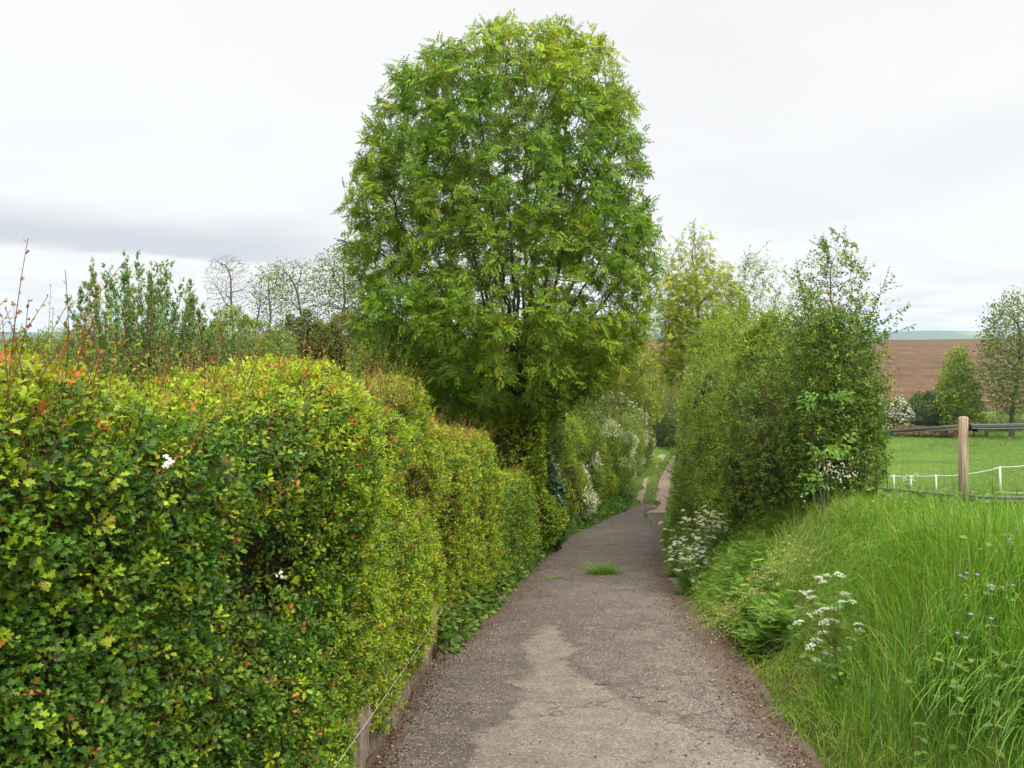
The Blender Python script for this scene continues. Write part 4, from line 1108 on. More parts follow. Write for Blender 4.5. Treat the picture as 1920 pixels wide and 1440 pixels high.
def iv(b, d):
    r = np.random.default_rng(251)
    root = thing('ivy', 'dark glossy ivy and dead stems wrapped round the trunk of the big ash', 'ivy', b)
    lf, tw = MB(), MB(); n = 6500
    zt = float(un(0, 650, d)[2]); z = b[2] + (zt - b[2]) * r.random(n) ** .9; th = r.uniform(0, 6.28, n)
    w = np.interp(z, [b[2], b[2] + 1.2, b[2] + 2.6, zt], [.55, .5, .42, .38]) + Noise(3, 252)(np.stack([np.cos(th), np.sin(th), z], 1)) * .10
    C = np.stack([b[0] + np.cos(th) * w, b[1] + np.sin(th) * w, z], 1); out = np.stack([np.cos(th), np.sin(th), 0 * th], 1)
    inst(lf, ROUND, C, out * .3 + np.array([0, 0, -.8]) + r.normal(size=(n, 3)) * .5, out + np.array([0, 0, .4]) + r.normal(size=(n, 3)) * .35, r.uniform(.05, .085, n), palette(n, ((.012, .035, .01), (.025, .06, .015), (.05, .09, .025)), (.5, .35, .15), .2, r))
    # a second clump at the hedge foot
    c2 = un(1040, 960, 16.2); n = 1500; u = nrm(r.normal(size=(n, 3)))
    C = c2 + u * np.array([.26, .3, .75]) * r.uniform(.75, 1.05, (n, 1))
    inst(lf, ROUND, C, np.array([0, 0, -.8]) + r.normal(size=(n, 3)) * .6, u + np.array([0, -.2, .4]), r.uniform(.06, .09, n), palette(n, ((.015, .045, .012), (.03, .08, .018)), (.5, .5), .2, r))
    for i in range(46):
        a = r.uniform(0, 6.28); z0 = b[2] + r.uniform(.2, 1.8); L = r.uniform(1.0, 2.6); t = np.linspace(0, 1, 7)
        rad = .46 - .05 * t + .04 * np.sin(t * 7 + i); aa = a + .35 * np.sin(t * 3 + i)
        chain(tw, np.stack([b[0] + np.cos(aa) * rad, b[1] + np.sin(aa) * rad, np.minimum(z0 + L * t, zt + .5)], 1), .016, .006, (1.5, 1.3, 1.1), 5)
    lf.build('foliage', M_GLOSSY, root); tw.build('stems', M_BARK, root)


def poplar():
    r = np.random.default_rng(261); d = 20.
    b = un(270, 800, d); b[2] = float(H(b[0], d))
    root = thing('poplar_clump', 'clump of many upright leafy poplar stems fanning out behind the hedge', 'shrub', b)
    tw, lf = MB(), MB()
    tops = [(128, 560), (150, 545), (165, 525), (180, 478), (190, 500), (205, 540), (218, 520), (232, 500), (240, 472), (252, 480), (266, 500), (280, 490), (296, 492), (310, 484), (322, 495), (335, 520), (348, 530), (360, 550), (372, 560), (386, 575), (400, 590), (140, 600), (225, 560), (270, 560), (305, 560), (345, 580), (175, 570), (250, 540), (200, 590), (325, 570), (290, 530), (365, 600)]
    tops = tops + [(x_ + r.normal() * 9, y_ + abs(r.normal()) * 28 + 6) for x_, y_ in tops]
    for (px, py) in tops:
        dd = d + r.normal() * .8; t = un(px + r.normal() * 3, py, dd); s = np.array([b[0] + (t[0] - b[0]) * .5 + r.normal() * .15, d + (dd - d) * .6, float(H(b[0], d))])
        n = 16; u = np.linspace(0, 1, n); bow = (t[0] - b[0]) * .12
        pts = s + (t - s) * u[:, None] + np.stack([-bow * np.sin(u * 3.14) * .6 + r.normal(size=n).cumsum() * .008, 0 * u, 0 * u], 1)
        chain(tw, pts, .02, .003, (1.1, 1.1, .9), 5)
        m = 84; k = r.random(m) ** .8; q = np.stack([np.interp(k, u, pts[:, i]) for i in range(3)], 1)
        L = np.interp(k, [0, .3, .8, 1], [.1, .34, .26, .16]) * r.uniform(.5, 1.2, m); an = r.uniform(0, 6.28, m)
        dv = np.stack([np.cos(an) * .6, np.sin(an) * .6, np.ones(m) * .8], 1)
        c = palette(m, ((.075, .165, .06), (.125, .23, .08)), (.5, .5), .15, r)
        shoots(tw, lf, q + r.normal(size=q.shape) * .02, dv, L, ROUND, .06, c, c * 1.15, r, n=10, rad=.002)
    lf.build('foliage', M_LEAF, root); tw.build('stems', M_BARK, root)


# ------------------------------------------------------------------ grass and flowers
def blades(mb, P, L, W, lean_dir, lean, col, seg=4, r=rng, tipdrop=.35):
    n = len(P); t = np.linspace(0, 1, seg + 1)
    ld = nrm(lean_dir * np.array([1, 1, 0]) + 1e-6)
    side = np.stack([-ld[:, 1], ld[:, 0], 0 * ld[:, 0]], 1)
    tw = r.normal(size=(n, 1)) * .6; side = nrm(side + ld * tw)
    V = np.zeros((n, (seg) * 2 + 1, 3))
    for k in range(seg + 1):
        a = t[k]
        c = P + ld * (L * lean * (a * .35 + a * a * .65))[:, None] + np.array([0, 0, 1.]) * (L * (a - lean * .45 * a * a - tipdrop * lean * a ** 3))[:, None]
        if k == seg: V[:, -1] = c
        else:
            w = (W * (1 - a * .75 if k else .7))[:, None] * .5 * side
            V[:, 2 * k] = c - w; V[:, 2 * k + 1] = c + w
    nv = seg * 2 + 1
    q = np.array([(2 * k, 2 * k + 1, 2 * k + 3, 2 * k + 2) for k in range(seg - 1)]); tr = np.array([(2 * seg - 2, 2 * seg - 1, 2 * seg)])
    off = (np.arange(n) * nv)[:, None, None]
    mb.add(V.reshape(-1, 3), [(q[None] + off).reshape(-1, 4), (tr[None] + off).reshape(-1, 3)], np.repeat(col, nv, 0))


GR = ((.07, .17, .016), (.115, .24, .022), (.18, .29, .035), (.30, .29, .10))


def grass():
    r = np.random.default_rng(501); mb = MB()
    # long verge grass on the right bank
    n = 100000
    y = 2.2 + 9.3 * r.random(n) ** 1.15; e = r.random(n) ** .9 * np.interp(y, [2, 5, 9, 11.5], [2.2, 3.4, 4.6, 4.0]); x = xr(y) + .02 + e
    p = np.stack([x, y, H(x, y)], 1)
    n1, n2, n3 = Noise(2.0, 502), Noise(5.5, 503), Noise(1.2, 504)
    den = r.random(n) < np.clip(.75 + .35 * n2(p), .2, 1); p = p[den]; e = e[den]; n = len(p)
    ln = np.interp(e, [0, .25, .8, 2], [.12, .26, .40, .42]) * (1 - (1 - np.interp(y[den], [6.5, 8, 9.5, 11.5], [1, .75, .5, .5])) * sstep(.9, 2.0, e)) * np.exp(r.normal(size=n) * .25) * (1 + .22 * n1(p))
    n4, n5 = Noise(3.4, 506), Noise(3.1, 507)
    clump = nrm(np.stack([n4(p) * .8 - .3, n5(p) * .8 - .2, 0 * n1(p)], 1) + r.normal(size=(n, 3)) * 1.0)
    lean = np.clip(.78 + .28 * n3(p) + r.normal(size=n) * .32, .1, 1.5)
    w = np.stack([.42 - .28 * n3(p), .35 + 0 * e, .24 + .22 * n1(p), .05 + .05 * (n2(p) > .8)], 1).clip(.02, 1)
    blades(mb, p, ln, r.uniform(.0025, .0075, n), clump, lean, palette(n, GR, w, .2, r), 4, r)
    # broad lush blades combed down the slope at the near right
    n = 7000; y = 2.7 + 2.6 * r.random(n); x = xr(y) + .7 + 1.9 * r.random(n); p = np.stack([x, y, H(x, y)], 1)
    k = n2(p) > -.5; p = p[k]; n = len(p)
    dirs = np.stack([-1 + .35 * n1(p), -.15 + .5 * n3(p), 0 * n1(p)], 1) + r.normal(size=(n, 3)) * .22
    blades(mb, p, r.uniform(.35, .62, n), r.uniform(.007, .013, n), dirs, np.clip(.7 + r.normal(size=n) * .22, .2, 1.1), palette(n, ((.06, .17, .022), (.10, .22, .028), (.15, .25, .035)), (.4, .4, .2), .15, r), 5, r)
    # dead straw and thatch low in the sward
    n = 9000; y = 2.4 + 8.5 * r.random(n); x = xr(y) + .05 + 3.4 * r.random(n) ** .8; p = np.stack([x, y, H(x, y) + .02], 1)
    blades(mb, p, r.uniform(.12, .34, n), r.uniform(.002, .005, n), r.normal(size=(n, 3)), r.uniform(.6, 1.4, n), palette(n, ((.24, .20, .10), (.17, .14, .07), (.30, .27, .15)), (.4, .3, .3), .2, r), 3, r)
    # broad leaves of dock and hogweed in the grass
    n = 1500; y = 3.0 + 6 * r.random(n); x = xr(y) + .3 + 2.6 * r.random(n); p = np.stack([x, y, H(x, y) + r.uniform(.1, .34, n)], 1); k = n3(p * 1.4) > .1; p = p[k]; n = len(p)
    inst(mb, HAW, p, np.stack([r.normal(size=n), r.normal(size=n), r.uniform(-.2, .5, n)], 1), np.array([-.3, -.3, 1.]) + r.normal(size=(n, 3)) * .35, r.uniform(.035, .085, n), palette(n, ((.06, .14, .022), (.10, .20, .035)), (.5, .5), .15, r))
    # seed heads, straw coloured and drooping
    n = 4200; y = 3.0 + 5.2 * r.random(n); x = xr(y) + .12 + 2.2 * r.random(n) * np.interp(y, [3, 6, 8.2], [1, .75, .35]); p = np.stack([x, y, H(x, y)], 1)
    k = n1(p * .8 + 5) > .35; p = p[k]; n = len(p)
    dirs = np.stack([-.6 + r.normal(size=n) * .6, r.normal(size=n) * .6, 0 * p[:, 0]], 1); L = r.uniform(.38, .62, n) * np.interp(p[:, 1], [5, 9], [1.1, .85]); le = r.uniform(.4, 1.1, n)
    sc = palette(n, ((.26, .25, .11), (.19, .24, .08)), (.5, .5), .15, r)
    blades(mb, p, L, np.full(n, .002), dirs, le, sc, 5, r)
    ld = nrm(dirs * np.array([1, 1, 0])); a = .98
    for j in range(9):
        a = .72 + .28 * j / 8; c = p + ld * (L * le * (a * .35 + a * a * .65))[:, None] + np.array([0, 0, 1.]) * (L * (a - le * .45 * a * a - .35 * le * a ** 3))[:, None]
        inst(mb, DIA, c, ld * .6 + np.array([0, 0, -.5]) + r.normal(size=(n, 3)) * .5, r.normal(size=(n, 3)), r.uniform(.012, .024, n), sc * 1.1)
    # tall dark single stems against the paddock
    n = 26; px = r.uniform(1660, 1915, n); d = r.uniform(7.6, 9.2, n); x = (px - CX) / F * d; p = np.stack([x, d, H(x, d)], 1)
    blades(mb, p, r.uniform(.55, .85, n), np.full(n, .006), r.normal(size=(n, 3)), r.uniform(.0, .25, n), np.tile((.06, .11, .03), (n, 1)), 4, r)
    o = mb.build('tall_grass', M_GRASS); tag(o, 'long uncut grass with pale seed heads covering the right bank', 'grass', kind='stuff')
    # verges, paddock and the strip along the track
    mb = MB()
    n = 85000; y = 11 + 92 * r.random(n) ** 1.25; x = (r.uniform(1560, 1960, n) - CX) / F * y; p = np.stack([x, y, H(x, y)], 1)
    k = (x > xr(y) + .8); p = p[k]; n = len(p); q = Noise(.5, 505)(p) * .5 + Noise(.16, 508)(p * np.array([1, .6, 1])) * .8
    L = (.10 + .07 * np.clip(q, -.6, 1.5)) * np.exp(r.normal(size=n) * .3) * np.interp(p[:, 1], [10, 60, 100], [1.1, 1.1, 1.6])
    blades(mb, p, L, np.interp(p[:, 1], [10, 40, 100], [.008, .018, .045]) * r.uniform(.7, 1.2, n), r.normal(size=(n, 3)), np.full(n, .5), palette(n, ((.04, .095, .012), (.075, .14, .017), (.12, .18, .027)), np.stack([.35 - .35 * q, .4 + 0 * q, .22 + .25 * q], 1).clip(.03, 1), .15, r), 2, r)
    o = mb.build('paddock_grass', M_GRASS); tag(o, 'short bright green paddock grass beyond the post', 'grass', kind='stuff')
    mb = MB()
    n = 32000; y = 15 + 62 * r.random(n) ** 1.4; s = r.random(n); side = r.random(n) < .62
    x = np.where(side, xl(y) - .02 - s * np.interp(y, [15, 25, 45, 75], [.45, .9, 1.1, 1.6]), xr(y) + .02 + s * .8)
    mid = (y > 33.5) & (r.random(n) < .3); x = np.where(mid, xl(y) + (xr(y) - xl(y)) * np.interp(r.random(n), [0, 1], [.35, .68]), x)
    p = np.stack([x, y, H(x, y)], 1); edge = np.where(mid, .35, .3 + s)
    L = (.10 + .22 * edge) * np.exp(r.normal(size=n) * .3)
    blades(mb, p, L, np.interp(y, [15, 40, 80], [.012, .022, .04]) * r.uniform(.7, 1.3, n), r.normal(size=(n, 3)), np.full(n, .55), palette(n, GR, (.3, .4, .3, .04), .2, r), 3, r)
    o = mb.build('verge_grass', M_GRASS); tag(o, 'bright green grass edging the lower lane and earth track', 'grass', kind='stuff')
    # leafy herbs on the verges
    mb = MB()
    n = 9000; y = 7.0 + 12.8 * r.random(n) ** 1.2; s = r.random(n); x = xr(y) + .1 + s * np.interp(y, [7, 8, 10, 14, 20], [.3, .5, .75, .9, .8]); p = np.stack([x, y, H(x, y) + .05 + .3 * r.random(n) * np.interp(s, [0, .4, 1], [.35, 1, .8])], 1)
    inst(mb, FERN, p, np.stack([-.4 + r.normal(size=n) * .8, -.3 + r.normal(size=n) * .8, r.uniform(.1, .8, n)], 1), np.array([0, 0, 1.]) + r.normal(size=(n, 3)) * .25, r.uniform(.07, .15, n), palette(n, ((.055, .14, .022), (.09, .19, .03), (.13, .23, .035)), (.35, .4, .25), .18, r))
    n = 5200; y = 14.6 + 22 * r.random(n) ** 1.2; s = r.random(n); x = xl(y) - .05 - s * np.interp(y, [14, 20, 36], [.35, .7, .8]); p = np.stack([x, y, H(x, y) + .04 + .32 * s * r.random(n)], 1)
    inst(mb, FERN, p, np.stack([.4 + r.normal(size=n) * .8, -.4 + r.normal(size=n) * .8, r.uniform(.1, .8, n)], 1), np.array([0, 0, 1.]) + r.normal(size=(n, 3)) * .25, r.uniform(.14, .3, n), palette(n, ((.035, .10, .02), (.065, .15, .025), (.09, .18, .03)), (.45, .4, .15), .18, r))
    n = 3800; y = 7.4 + 8.0 * r.random(n); x = xl(y) - .02 + .22 * r.random(n) ** 2 - .25 * r.random(n); p = np.stack([x, y, H(x, y) + .03 + r.random(n) * .28 * (x < xl(y) + .06)], 1)
    inst(mb, ROUND, p, np.stack([.7 + r.normal(size=n) * .6, -.4 + r.normal(size=n) * .6, r.uniform(-.3, .6, n)], 1), np.array([.3, -.2, 1.]) + r.normal(size=(n, 3)) * .3, r.uniform(.045, .085, n), palette(n, ((.035, .09, .018), (.07, .15, .025), (.10, .18, .03)), (.45, .4, .15), .18, r))
    o = mb.build('undergrowth', M_LEAF); tag(o, 'leafy green herbs and nettles low along both lane edges', 'undergrowth', kind='stuff')
    # tufts growing in the tarmac
    def tuft(px, py, w, h, n, label, cols=GR[:3]):
        c = hit(px, py); q = thing('grass_tuft', label, 'grass tuft', c, 'grass tufts in the tarmac'); m = MB()
        p = c + np.stack([r.normal(size=n) * w * .5, r.normal(size=n) * w * .32, 0 * np.arange(n)], 1); p[:, 2] = H(p[:, 0], p[:, 1])
        out = p - c + r.normal(size=(n, 3)) * .05
        blades(m, p, h * np.exp(r.normal(size=n) * .3), r.uniform(.004, .009, n), out, r.uniform(.2, .8, n), palette(n, cols, (.45, .4, .15), .18, r), 3, r)
        m.build('blades', M_GRASS, q)
    tuft(1131, 1077, .24, .20, 700, 'large thick grass tuft growing from the middle of the tarmac')
    tuft(1041, 1086, .12, .06, 130, 'small flat grass tuft to the left of the large one', ((.10, .2, .025), (.15, .24, .03), (.2, .25, .04)))
    tuft(1146, 1023, .20, .07, 160, 'thin low grass tuft farther down the lane than the large one')
    tuft(1101, 1026, .10, .05, 60, 'tiny faint grass tuft near the left lane edge')
    tuft(1072, 1238, .06, .03, 40, 'yellowish weed sprouting in the cracked pale patch', ((.2, .22, .04), (.25, .22, .05), (.15, .2, .03)))
    # leaf litter
    mb = MB(); n = 9000
    y = np.where(r.random(n) < .75, 4.2 + 12 * r.random(n) ** 1.2, 4 + 20 * r.random(n)); L, R = xl(y), xr(y)
    u = r.random(n); wl = np.interp(y, [4, 7, 8.5, 12, 16], [.08, .12, .35, .4, .15]); wr = np.interp(y, [4, 5, 7, 10, 16], [.08, .16, .26, .22, .2])
    x = np.where(u < .42, L + .02 + np.abs(r.normal(size=n)) * wl, np.where(u < .93, R - np.abs(r.normal(size=n)) * wr, L + (R - L) * r.random(n)))
    k = (x > L) & (x < R + .05); x, y = x[k], y[k]; n = len(x)
    p = np.stack([x, y, H(x, y) + .012], 1)
    inst(mb, DIA, p, np.stack([r.normal(size=n), r.normal(size=n), r.normal(size=n) * .15], 1), np.array([0, 0, 1.]) + r.normal(size=(n, 3)) * .35, r.uniform(.009, .026, n), palette(n, ((.075, .042, .025), (.13, .08, .048), (.28, .21, .14), (.04, .025, .016)), (.4, .3, .10, .3), .2, r))
    o = mb.build('leaf_litter', M_PETAL); tag(o, 'dry brown leaf litter gathered along both edges of the lane', 'leaf litter', kind='stuff')


def umbel_mesh(seed, n=10, R=.040, fl=11, col=(.70, .69, .57)):
    r = np.random.default_rng(seed); st, wh = MB(), MB()
    for i in range(n):
        a = i * 2.4; rr = R * math.sqrt((i + .4) / n); top = np.array([math.cos(a) * rr, math.sin(a) * rr, .045 - rr * .35 + r.normal() * .003])
        chain(st, [np.zeros(3), top * .6, top], .0012, .0008, (.10, .17, .04), 3)
        c = top + np.stack([r.normal(size=fl) * .0062, r.normal(size=fl) * .0062, r.normal(size=fl) * .002 + .002], 1)
        inst(wh, BLOSSOM, c, r.normal(size=(fl, 3)), np.array([0, 0, 1.]) + r.normal(size=(fl, 3)) * .3, .0055, palette(fl, (col,), (1,), .06, r))
    m = MB()
    for s_, k in ((st, 0), (wh, 1)):
        v = np.concatenate(s_.v); c = np.concatenate(s_.c); m.add(v, [f for f in s_.f], c, k)
    return m
UM = {}


def cow_parsley(label, base, height, umbels, seed, group=None, scale=1.0, leaves=14, lean=(0, 0)):
    """umbels: offsets (dx, dy, dz) from the base for each flower head"""
    r = np.random.default_rng(seed); root = thing('cow_parsley', label, 'cow parsley', base, group)
    tw, lf = MB(), MB(); b = np.array(base, float); g = (.11, .18, .045)
    fork = [b + np.array([lean[0] * t, lean[1] * t, height * t]) + r.normal(size=3) * .01 for t in np.linspace(0, .75, 6)]
    chain(tw, fork, .006, .003, g, 5)
    if not UM:
        for k in range(3):
            o = umbel_mesh(600 + k).build('umbel', [M_LEAF, M_PETAL]); UM[k] = o.data; bpy.data.objects.remove(o)
    for (dx, dy, dz) in umbels:
        t = b + np.array([dx, dy, dz])
        f = fork[int(np.clip(dz / height * 6 * .6, 0, 5))]
        m = f * .45 + t * .55 + np.array([(dx) * .12, 0, -.03])
        chain(tw, [f, m, t], .0028, .0014, g, 4)
        o = bpy.data.objects.new('umbel', UM[int(r.integers(3))]); COL.objects.link(o); o.parent = root
        o.location = (dx, dy, dz); o.rotation_euler = (r.normal() * .25 + .15, r.normal() * .25, r.uniform(0, 6)); s = scale * r.uniform(.75, 1.15); o.scale = (s, s, s)
    n = leaves; t = r.random(n); k = np.minimum((t * 5).astype(int), 4); an = r.uniform(0, 6.28, n)
    inst(lf, FERN, np.array(fork)[k], np.stack([np.cos(an), np.sin(an), np.full(n, .45)], 1), np.array([0, 0, 1.]) + r.normal(size=(n, 3)) * .2, (.26 - .14 * t) * r.uniform(.8, 1.2, n), palette(n, ((.05, .13, .02), (.09, .18, .03)), (.5, .5), .15, r))
    tw.build('stem', M_LEAF, root); lf.build('leaves', M_LEAF, root)


def flowers():
    r = np.random.default_rng(520)
    # single plant in the middle of the bank
    d = 5.6; pts = [(1535, 1090), (1550, 1085), (1572, 1085), (1545, 1098), (1502, 1120), (1520, 1117), (1522, 1128), (1585, 1122), (1598, 1133), (1580, 1136), (1515, 1160), (1535, 1155), (1548, 1150), (1562, 1147), (1548, 1175), (1562, 1172),
                    (1500, 1175), (1545, 1195), (1530, 1208), (1522, 1218), (1568, 1225), (1550, 1236), (1532, 1244), (1556, 1256), (1560, 1270), (1562, 1280), (1610, 1178), (1612, 1190), (1595, 1205)]
    gx = (1566 - CX) / F * d; base = np.array([gx, d, float(H(gx, d))])
    um = [un(a, b_, d + r.normal() * .07) - base for a, b_ in pts]
    cow_parsley('single cow parsley in front of the tall bank grass, many white heads on splayed stems', base, 1.0, um, 521, 'cow parsley on the right verge', .85)
    # the big stand beside the lane
    k = 0
    heads = [(1300, 985), (1322, 968), (1345, 975), (1335, 1000), (1310, 1015), (1360, 990), (1375, 1005), (1290, 1030), (1328, 1035), (1350, 1030), (1305, 1055), (1340, 1060), (1365, 1045), (1290, 1075), (1322, 1080), (1350, 1078), (1262, 1010), (1270, 1045), (1385, 1030), (1310, 1095)]
    names = ['{} cow parsley of the white stand beside the lane'.format(w) for w in ()]
    plants = [((1318, 1110), 11.2, [0, 1, 4, 8, 10, 14, 19], 'fullest cow parsley of the white stand beside the lane, at its centre'),
              ((1345, 1105), 11.5, [2, 3, 5, 9, 11, 15], 'cow parsley on the field side of the white stand, next to its fullest plant'),
              ((1372, 1090), 11.9, [5, 6, 12, 18], 'sparse cow parsley at the hedge end of the white stand'),
              ((1285, 1115), 10.8, [7, 10, 13, 17], 'low cow parsley at the lane edge in front of the white stand'),
              ((1268, 1070), 12.6, [16, 17, 7], 'small cow parsley behind the white stand, leaning over the tarmac')]
    for (bp, d, ids, lab) in plants:
        gx = (bp[0] - CX) / F * d; base = np.array([gx, d, float(H(gx, d))]); um = []
        for i in ids:
            for _ in range(13):
                um.append(un(heads[i][0] + r.normal() * 15, heads[i][1] + r.normal() * 11, d + r.normal() * .2) - base)
        cow_parsley(lab, base, .95, um, 530 + k, 'cow parsley on the right verge', .82, 30); k += 1
    for (px, py, d, n, sp, lab) in ((1275, 952, 19, 12, 14, 'distant cow parsley where the tarmac ends, beside the right hedge'), (1215, 955, 24, 5, 10, 'faint cow parsley on the left verge of the lower lane'), (1708, 900, 10.6, 12, 13, 'pale cow parsley in front of the white tape fence'),
                               (1865, 845, 80, 10, 14, 'far cow parsley patch in the paddock near the big tree')):
        gx = (px - CX) / F * d; base = np.array([gx, d, float(H(gx, d))]); um = [un(px + r.normal() * sp, py + r.normal() * sp * .8, d + r.normal() * .2) - base for _ in range(n)]
        um = [u for u in um if u[2] > .12] or [np.array([0, 0, .6])]
        cow_parsley(lab, base, max(u[2] for u in um), um, 540 + k, None, (.7 if d < 12 else 1.1) if d < 50 else 3.0, 10); k += 1
    # purple cranesbill
    for (px, py, d, pl, lab) in ((1895, 1120, 5.2, [(1838, 1030), (1850, 1042), (1868, 1035), (1872, 1055), (1890, 1015), (1900, 1035), (1912, 1030), (1905, 1060)], 'purple cranesbill among the upper bank grass at the picture edge, most flowers'),
                           (1865, 1150, 4.6, [(1800, 1080), (1812, 1075), (1832, 1078), (1858, 1098), (1860, 1105), (1880, 1102), (1900, 1098)], 'purple cranesbill lower on the bank, above the single dark flower head'),
                           (1830, 1215, 4.2, [(1820, 1152), (1795, 1188), (1858, 1160), (1810, 1196)], 'lone dark purple cranesbill near the nettles')):
        gx = (px - CX) / F * d; b = np.array([gx, d, float(H(gx, d))]); root = thing('cranesbill', lab, 'wildflower', b, 'purple cranesbills on the bank'); tw, lf = MB(), MB()
        for (a, c) in pl:
            t = un(a, c, d + r.normal() * .06); chain(tw, [b + r.normal(size=3) * .02, b * .4 + t * .6 + r.normal(size=3) * .03, t], .0025, .0012, (.1, .16, .05), 4)
            fl = MB(); an = np.arange(5) * 1.2566; yd = np.stack([np.cos(an), np.sin(an), np.full(5, .35)], 1) + np.array([0, -.5, 0])
            inst(fl, ROUND, np.tile(t, (5, 1)), yd, np.array([0, -.6, .8]) + 0 * yd, .0125, palette(5, ((.30, .14, .40), (.38, .21, .48)), (.6, .4), .1, r)); fl.build('flower', M_PETAL, root)
        n = 22; an = r.uniform(0, 6.28, n); pp = b + np.stack([r.normal(size=n) * .12, r.normal(size=n) * .1, r.uniform(.1, .45, n)], 1)
        inst(lf, HAW, pp, np.stack([np.cos(an), np.sin(an), 0 * an + .2], 1), np.array([0, -.3, 1.]) + r.normal(size=(n, 3)) * .2, r.uniform(.04, .07, n), palette(n, ((.07, .15, .03), (.11, .19, .04)), (.5, .5), .12, r))
        tw.build('stems', M_LEAF, root); lf.build('leaves', M_LEAF, root)
    # nettles
    for (px, py, d, h, lab) in ((1868, 1215, 3.6, .42, 'nettle with broad toothed leaves on the near right of the bank'), (1735, 1395, 3.7, .34, 'drooping nettle in the combed grass by the lane'), (1800, 1250, 4.0, .4, 'slender nettle half hidden in the long grass')):
        gx = (px - CX) / F * d; zt = un(px, py, d)[2] + .12; b = np.array([gx, d, float(H(gx, d))]); root = thing('nettle', lab, 'nettle', b, 'nettles on the right bank'); tw, lf = MB(), MB()
        top = np.array([gx - .05, d - .05, max(zt, b[2] + h)]); n = 9; P = b + (top - b) * np.linspace(0, 1, n)[:, None]; chain(tw, P, .004, .002, (.12, .16, .05), 5)
        for i in range(2, n):
            a = i * 1.57 + r.normal() * .2; s = .06 * (1.1 - .6 * i / n)
            for q in (0, math.pi):
                yd = np.array([[math.cos(a + q), math.sin(a + q), -.25]]); inst(lf, ROUND, P[i:i + 1], yd, np.array([[0, 0, 1.]]) + yd * .2, s, palette(1, ((.04, .11, .016), (.06, .14, .02)), (.5, .5), .1, r))
        tw.build('stem', M_LEAF, root); lf.build('leaves', M_LEAF, root)


# ------------------------------------------------------------------ walls, posts, fences
def boxm(mb, c, s, rot=None, col=(1, 1, 1), bev=0.0, mi=0):
    c = np.asarray(c, float); h = np.asarray(s, float) / 2
    if bev <= 0:
        V = np.array([(x, y, z) for z in (-1, 1) for (x, y) in ((-1, -1), (1, -1), (1, 1), (-1, 1))]) * h
        Q = [(0, 3, 2, 1), (4, 5, 6, 7), (0, 1, 5, 4), (1, 2, 6, 5), (2, 3, 7, 6), (3, 0, 4, 7)]
    else:
        V = []
        for (z, k) in ((-h[2], 0), (h[2] - bev, 0), (h[2], 1)):
            a, b = h[0] - (bev if k else 0), h[1] - (bev if k else 0); e = bev * .6
            V += [(-a + e, -b, z), (a - e, -b, z), (a, -b + e, z), (a, b - e, z), (a - e, b, z), (-a + e, b, z), (-a, b - e, z), (-a, -b + e, z)]
        V = np.array(V); Q = []
        for l in (0, 8):
            Q += [(l + i, l + (i + 1) % 8, l + 8 + (i + 1) % 8, l + 8 + i) for i in range(8)]
        if rot is not None: V = V @ np.asarray(rot).T
        mb.add(V + c, [np.array(Q), np.array([tuple(range(16, 24))]), np.array([tuple(range(7, -1, -1))])], col, mi); return
    if rot is not None: V = V @ np.asarray(rot).T
    mb.add(V + c, [np.array(Q)], col, mi)


def beam(mb, a, b, w, t, col=(1, 1, 1), up=(0, 0, 1), mi=0, sag=0.0, seg=1):
    """flat band from a to b: w across 'up', t thick"""
    a, b = np.asarray(a, float), np.asarray(b, float); up = np.asarray(up, float)
    T = np.linspace(0, 1, seg + 1); C = a + (b - a) * T[:, None]; C[:, 2] -= sag * 4 * T * (1 - T)
    d = nrm(b - a); u = nrm(up - d * (up @ d)); s = np.cross(d, u)
    R = np.array([u * w / 2 + s * t / 2, u * w / 2 - s * t / 2, -u * w / 2 - s * t / 2, -u * w / 2 + s * t / 2])
    V = (C[:, None] + R[None]).reshape(-1, 3); Q = []
    for k in range(seg): Q += [(4 * k + i, 4 * k + (i + 1) % 4, 4 * k + 4 + (i + 1) % 4, 4 * k + 4 + i) for i in range(4)]
    e = 4 * seg; Q += [(3, 2, 1, 0), (e, e + 1, e + 2, e + 3)]
    mb.add(V, [np.array(Q)], col, mi)


